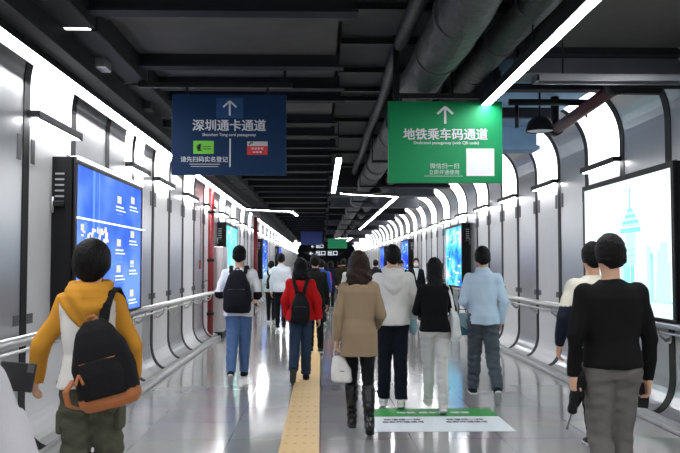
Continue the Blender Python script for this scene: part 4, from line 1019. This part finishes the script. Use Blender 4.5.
# ---- 6 white hoodie
M_wh = cloth('white_fleece', (222, 221, 216), vary=.04); M_dj = cloth('dark_denim', (18, 23, 33), vary=.15)
r6, P6 = figure('person', 'man in a white hoodie and dark jeans in the middle, seen from behind', (.775, 8.75), 0, 1.76, .009, wide=1.02,
    arms={-1: (A([-.235, -.02, 1.11]), A([-.215, .14, .92])), 1: (A([.238, -.02, 1.11]), A([.225, .10, .90]))},
    legs=[(-1, 6, 2, -.02, 0), (1, -3, 6, .0, 8)], hair='short',
    top=dict(name='hoodie', mat=M_wh, hem=.875, grow=.018, folds=.008, sleeve=(.060, .055, .044), collar=False),
    trousers=dict(mat=M_dj, r=(.100, .076, .068), folds=.006, low=-.0), shoes=dict(mat=cloth('trainer_white', (215, 212, 205))), seed=17)
z6 = P6['dz']
v = Vol((-.3, -.34, 1.15+z6), (.3, .25, 1.62+z6), .008)
for k in range(16):
    a = k/16*2*PI; b_ = (k+1)/16*2*PI; fn_ = lambda t: A([.092*math.cos(t), .082*math.sin(t)-.008, 1.485+z6+.02*math.sin(t)])
    v.cone(fn_(a), fn_(b_), .028, .028, .02)
v.loft([(1.20+z6, 0, -.135, .03, .02), (1.27+z6, 0, -.145, .095, .04), (1.36+z6, 0, -.14, .12, .055), (1.43+z6, 0, -.12, .13, .06), (1.49+z6, 0, -.05, .095, .06)], .03, p=2)
v._op((0, -.1, 1.4+z6), .3, lambda X, Y, Z: -.006*np.sin(44*(Z-.7*np.abs(X))+2), 0, '+')
v._op((0, 0, 1.55+z6), .2, lambda X, Y, Z: np.maximum(np.sqrt(X**2+(Y-.0)**2)-.060, 1.42+z6-Z), 0, 's')
v.mesh('hood', [M_wh], r6, S=P6['S'])
v = Vol((-.25, -.25, .8), (.25, .25, 1.05), .008); v.loft([(.872+z6, 0, -.005, .186, .146), (.93+z6, 0, -.006, .184, .145)], 0); v.mesh('ribbed_hem', [M_wh], P6['top'], S=P6['S'])
hd = near_hand(P6, 1)*P6['S']
t, off = carried('plastic_bag', 'small pale blue plastic bag at the right hand of the white hoodie', 'bag', r6, (hd[0]+.01, hd[1]-.06, hd[2]-.05), 'hand-carried bags')
v = Vol((-.15, -.15, -.05), (.15, .15, .4), .007); v.loft([(0, 0, 0, .035, .05), (.06, 0, 0, .05, .07), (.17, 0, 0, .035, .05), (.24, .0, 0, .014, .02)], 0); v.folds(.008, (30, 26, 12), 3); v.mesh('bag_body', [mat('pale_blue_film', srgb(165, 200, 215), .25, vary=.1)], t)
v = Vol((-.15, -.15, .1), (.15, .15, .4), .006); v.chain([(0, -.012, .22), (0, -.01, .28), (0, .015, .28), (0, .012, .22)], [.006]*4, 0); v.mesh('handle', [mat('pale_blue_film', srgb(165, 200, 215), .25)], t)

# ---- 7 beige blazer, boots
M_bz = cloth('camel_wool', (152, 132, 107), vary=.06); M_lg = cloth('legging_black', (16, 16, 19), rough=.7); M_lth = mat('boot_leather', (.012, .012, .014), .22, bump=.5, bscale=14)
r7, P7 = figure('person', 'woman with wavy brown hair in a camel blazer and black knee boots, seen from behind', (.345, 7.38), 0, 1.655, .0085, sex='f', wide=1.0,
    arms={-1: (A([-.205, -.03, 1.12]), A([-.222, .00, .875])), 1: (A([.215, -.02, 1.12]), A([.19, .17, 1.0]))},
    legs=[(-1, 12, 6, .015, 2), (1, -6, 10, .015, 20)], hair='long', hair_mat=HAIRB, curl=(2.0, 1.2),
    top=dict(name='blazer', mat=M_bz, hem=.72, grow=.012, flare=.0, folds=.006, sleeve=(.056, .050, .042), collar=True, f=(9, 8, 5)),
    trousers=dict(mat=M_lg, r=(.092, .058, .045), folds=.003, hip=.16), shoes=dict(mat=M_lth, boot=True, sole=M_black), seed=20)
v = Vol((-.1, -.25, .7), (.1, 0, 1.2), .006); v.cone((0, -.150, .735+P7['dz']), (0, -.148, .93+P7['dz']), .003, .003, 0); v.mesh('back_vent', [cloth('seam_brown', (110, 92, 70))], P7['top'], S=P7['S'])
s0, e, w_ = P7['arms'][-1]; u = (w_-e)/np.linalg.norm(w_-e)
v = Vol(w_-.12, w_+.12, .005)
for k in range(3): v.ell(w_-u*(.02+.022*k)+A([-.02, -.036, 0]), (.007, .007, .007), 0)
v.mesh('cuff_button', [cloth('button_brown', (70, 50, 34), rough=.4)], P7['top'], S=P7['S'])
hd = near_hand(P7, -1)*P7['S']
t, off = carried('handbag', 'small white leather handbag in the left hand of the camel blazer', 'bag', r7, (hd[0]+.055, hd[1]-.02, hd[2]-.30), 'hand-carried bags')
M_wb = mat('bag_white', (.74, .74, .72), .4, bump=.2)
v = Vol((-.15, -.15, -.03), (.15, .15, .3), .006); v.loft([(0, 0, 0, .08, .06), (.02, 0, 0, .095, .07), (.12, -.01, 0, .088, .06), (.22, -.03, 0, .055, .035), (.235, -.03, 0, .04, .02)], 0, p=3.5); v.folds(.003, (24, 20, 18), 5); b_ = v.mesh('bag_body', [M_wb], t)
v = Vol((-.15, -.15, .1), (.15, .15, .4), .005); v.chain([(-.065, 0, .20), (-.075, 0, .25), (-.065, 0, .305), (-.04, 0, .305), (-.01, 0, .26), (.01, 0, .21)], [.006]*6, .003); v.mesh('handle', [M_wb], t)
m = MB(); m.box(-.02, .02, -.062, -.058, .10, .108, M_vent); m.build('clasp', t)

# ---- 8 red jacket
M_rd = cloth('red_knit', (205, 28, 30), vary=.1); M_dn = cloth('denim_dark_blue', (50, 66, 88), vary=.14)
r8, P8 = figure('person', 'woman with a black bob in a bright red jacket and blue jeans, seen from behind', (-.27, 10.85), 0, 1.655, .0105, sex='f', wide=1.06,
    arms={-1: (A([-.22, -.01, 1.13]), A([-.205, .12, .92])), 1: (A([.24, -.03, 1.12]), A([.265, .02, .885]))},
    legs=[(-1, -14, 26, -.01, 58), (1, 4, 4, 0, 0)], hair='bob',
    top=dict(name='jacket', mat=M_rd, hem=.85, grow=.014, flare=.026, folds=.009, sleeve=(.058, .062, .056), collar=True),
    trousers=dict(mat=M_dn, r=(.098, .078, .070), folds=.005, hip=.168), shoes=dict(mat=cloth('shoe_black2', (22, 22, 25)), sole=mat('sole_dark', (.05, .05, .05), .6)), seed=23)
backpack(r8, P8, 'small black backpack on the back of the red jacket', cy=-.215, z0=.82, z1=1.25, w_=.135, d=.07, h=.010, grow=.016, m=cloth('pack_soft_black', (20, 20, 24), rough=.6), group='backpacks worn by people ahead')

# ---- 9 cap, white tee, backpack
M_ws = cloth('white_tee', (242, 244, 248), vary=.04); M_bj = cloth('mid_blue_denim', (92, 120, 162), vary=.12, vscale=5)
r9, P9 = figure('person', 'man in a black cap, white shirt and blue jeans on the left, seen from behind', (-1.06, 10.55), 0, 1.755, .0105, wide=1.10,
    arms={-1: (A([-.25, -.06, 1.12]), A([-.215, .16, 1.08])), 1: (A([.25, -.06, 1.11]), A([.225, .15, 1.05]))},
    legs=[(-1, -6, 18, .0, 38), (1, 12, 4, -.02, -2)], hair='crop', cap=cloth('cap_black', (18, 18, 20)),
    top=dict(name='shirt', mats=[M_ws, cloth('sleeve_end_black', (28, 24, 28))], hem=.83, grow=.012, flare=.010, folds=.011, sleeve=(.062, .060, .052), slen=.34, matfn=lambda x, y, z: (np.abs(x) > .2) & (z < 1.15) , collar=False),
    trousers=dict(mat=M_bj, r=(.104, .080, .060), folds=.006), shoes=dict(mat=cloth('shoe_black3', (24, 24, 28))), seed=26)
backpack(r9, P9, 'large black backpack on the back of the man in the cap', cy=-.235, z0=.88, z1=1.44, w_=.180, d=.10, h=.010, grow=.016, group='backpacks worn by people ahead')

# ---- 10.. people further off
def simple(label, loc, hgt, topc, trc, hair='short', sex='m', heading=0., h=.014, hem=.86, sleeve=None, seed=0, legs=None, **k):
    td = dict(name='shirt', mat=cloth('cloth_%d_%d_%d' % topc, topc), hem=hem, grow=.012, folds=.005)
    td.update(k.pop('top', {}))
    return figure('person', label, loc, heading, hgt, h, sex=sex, hair=hair, top=td, trousers=dict(mat=cloth('cloth_%d_%d_%d' % trc, trc)), seed=seed, legs=legs or [(-1, 12, 4, 0, 3), (1, -8, 10, 0, 20)], **k)
simple('man in a crisp white shirt and black trousers, ahead of the cap', (-.93, 18.9), 1.80, (215, 222, 232), (22, 22, 26), seed=31, h=.012)
ra, Pa = simple('person in a white top with a dark backpack, left of the crisp white shirt', (-1.31, 21.4), 1.64, (212, 216, 220), (22, 22, 26), seed=32, h=.013, wide=.95)
backpack(ra, Pa, 'dark backpack on the person left of the crisp white shirt', cy=-.2, z0=.95, z1=1.36, w_=.13, d=.07, h=.013, grow=.01, group='backpacks worn by people ahead')
simple('person in a blackish green coat half hidden behind the red jacket', (-.10, 14.0), 1.72, (22, 28, 24), (16, 16, 18), seed=33, h=.012, wide=.95, legs=[(-1, 8, 4, 0, 0), (1, 2, 6, .02, 8)])
simple('person in a blue top just ahead of the dark coat', (.02, 20.5), 1.66, (40, 80, 175), (25, 25, 32), seed=34)
simple('person in a dusty red top in the far crowd', (.13, 25.0), 1.60, (150, 40, 50), (25, 25, 30), seed=35, hair='long', sex='f')
simple('person in a long navy coat in the far crowd', (.33, 28.0), 1.68, (22, 28, 48), (14, 14, 18), seed=36, hem=.60, sex='f', hair='bob')
simple('person in a dark olive jacket in the far crowd', (.74, 26.5), 1.74, (38, 36, 26), (20, 20, 20), seed=37, hem=.78)
simple('person in a pale top mostly hidden behind the wavy brown hair', (.72, 19.5), 1.64, (200, 198, 192), (60, 60, 66), seed=38)
simple('person in dark clothes seen between the brown hair and the white hoodie', (1.72, 25.5), 1.70, (30, 30, 34), (20, 20, 22), seed=39)
rm, Pm = simple('man with a white face mask in a black jacket walking towards the camera', (2.56, 21.8), 1.72, (20, 20, 23), (20, 20, 22), heading=PI, mask=True, seed=40, h=.011, top=dict(name='jacket', mats=[cloth('jacket_black', (20, 20, 23)), cloth('shirt_front', (215, 215, 215))], matfn=lambda x, y, z: (y > .04) & (np.abs(x) < (z-1.12)*.22) & (z > 1.12)))
simple('person in a dark coat facing the camera, left of the masked man', (2.42, 24.5), 1.68, (24, 24, 30), (20, 20, 22), heading=PI, seed=41, cap=cloth('cap_navy', (24, 28, 40)))
for i, (x, y, hh, c1, lb) in enumerate([(-.35, 33, 1.70, (28, 30, 40), 'person in a dark blue-grey coat, left in the distant crowd'), (.05, 36, 1.66, (90, 88, 92), 'person in a grey top in the distant crowd'),
    (1.35, 34, 1.72, (26, 26, 28), 'person in a black jacket, right in the distant crowd'), (.9, 40, 1.70, (70, 30, 36), 'person in a maroon top in the distant crowd'), (-.7, 41, 1.72, (20, 22, 30), 'person in black at the left edge of the distant crowd'),
    (.45, 44, 1.65, (120, 118, 120), 'person in a light grey top far off in the passage'), (-.2, 48, 1.72, (30, 34, 50), 'person in navy near the far end of the passage'), (1.3, 50, 1.7, (24, 24, 24), 'person in black near the far end of the passage'), (.3, 55, 1.7, (40, 40, 44), 'farthest person, dark grey, at the end of the passage')]):
    simple(lb, (x, y), hh, c1, (20, 20, 24), seed=50+i, h=.018, hair='short' if i % 2 else 'bob', sex='m' if i % 2 else 'f')

# ---- foreground person cut by the left edge, holding a phone
M_ww = cloth('white_linen', (212, 210, 216), vary=.04, bump=.15)
rf, Pf = figure('person', 'person in a loose white top at the left edge, holding a phone', (-1.16, 2.5), 0, 1.50, .009, sex='f', wide=1.1,
    arms={-1: (A([-.25, .05, 1.13]), A([-.10, .25, 1.18])), 1: (A([.30, .0, 1.05]), A([.145, .30, 1.25]))}, hair='bob', curl=(1.2, 1.6),
    top=dict(name='blouse', mat=M_ww, hem=.84, grow=.03, folds=.008, sleeve=(.075, .078, .055), collar=False, slen=.8), trousers=dict(mat=cloth('trouser_grey', (90, 90, 95))), seed=60)
hd = near_hand(Pf, 1)*Pf['S']
phone('dark phone held up by the person at the left edge', rf, (hd[0]+.0, hd[1]+.06, hd[2]-.01), (D2R(-15), D2R(6), D2R(3)), mat('phone_slate', (.008, .010, .013), .5, vary=.3, vscale=30), (.125, .01, .10))
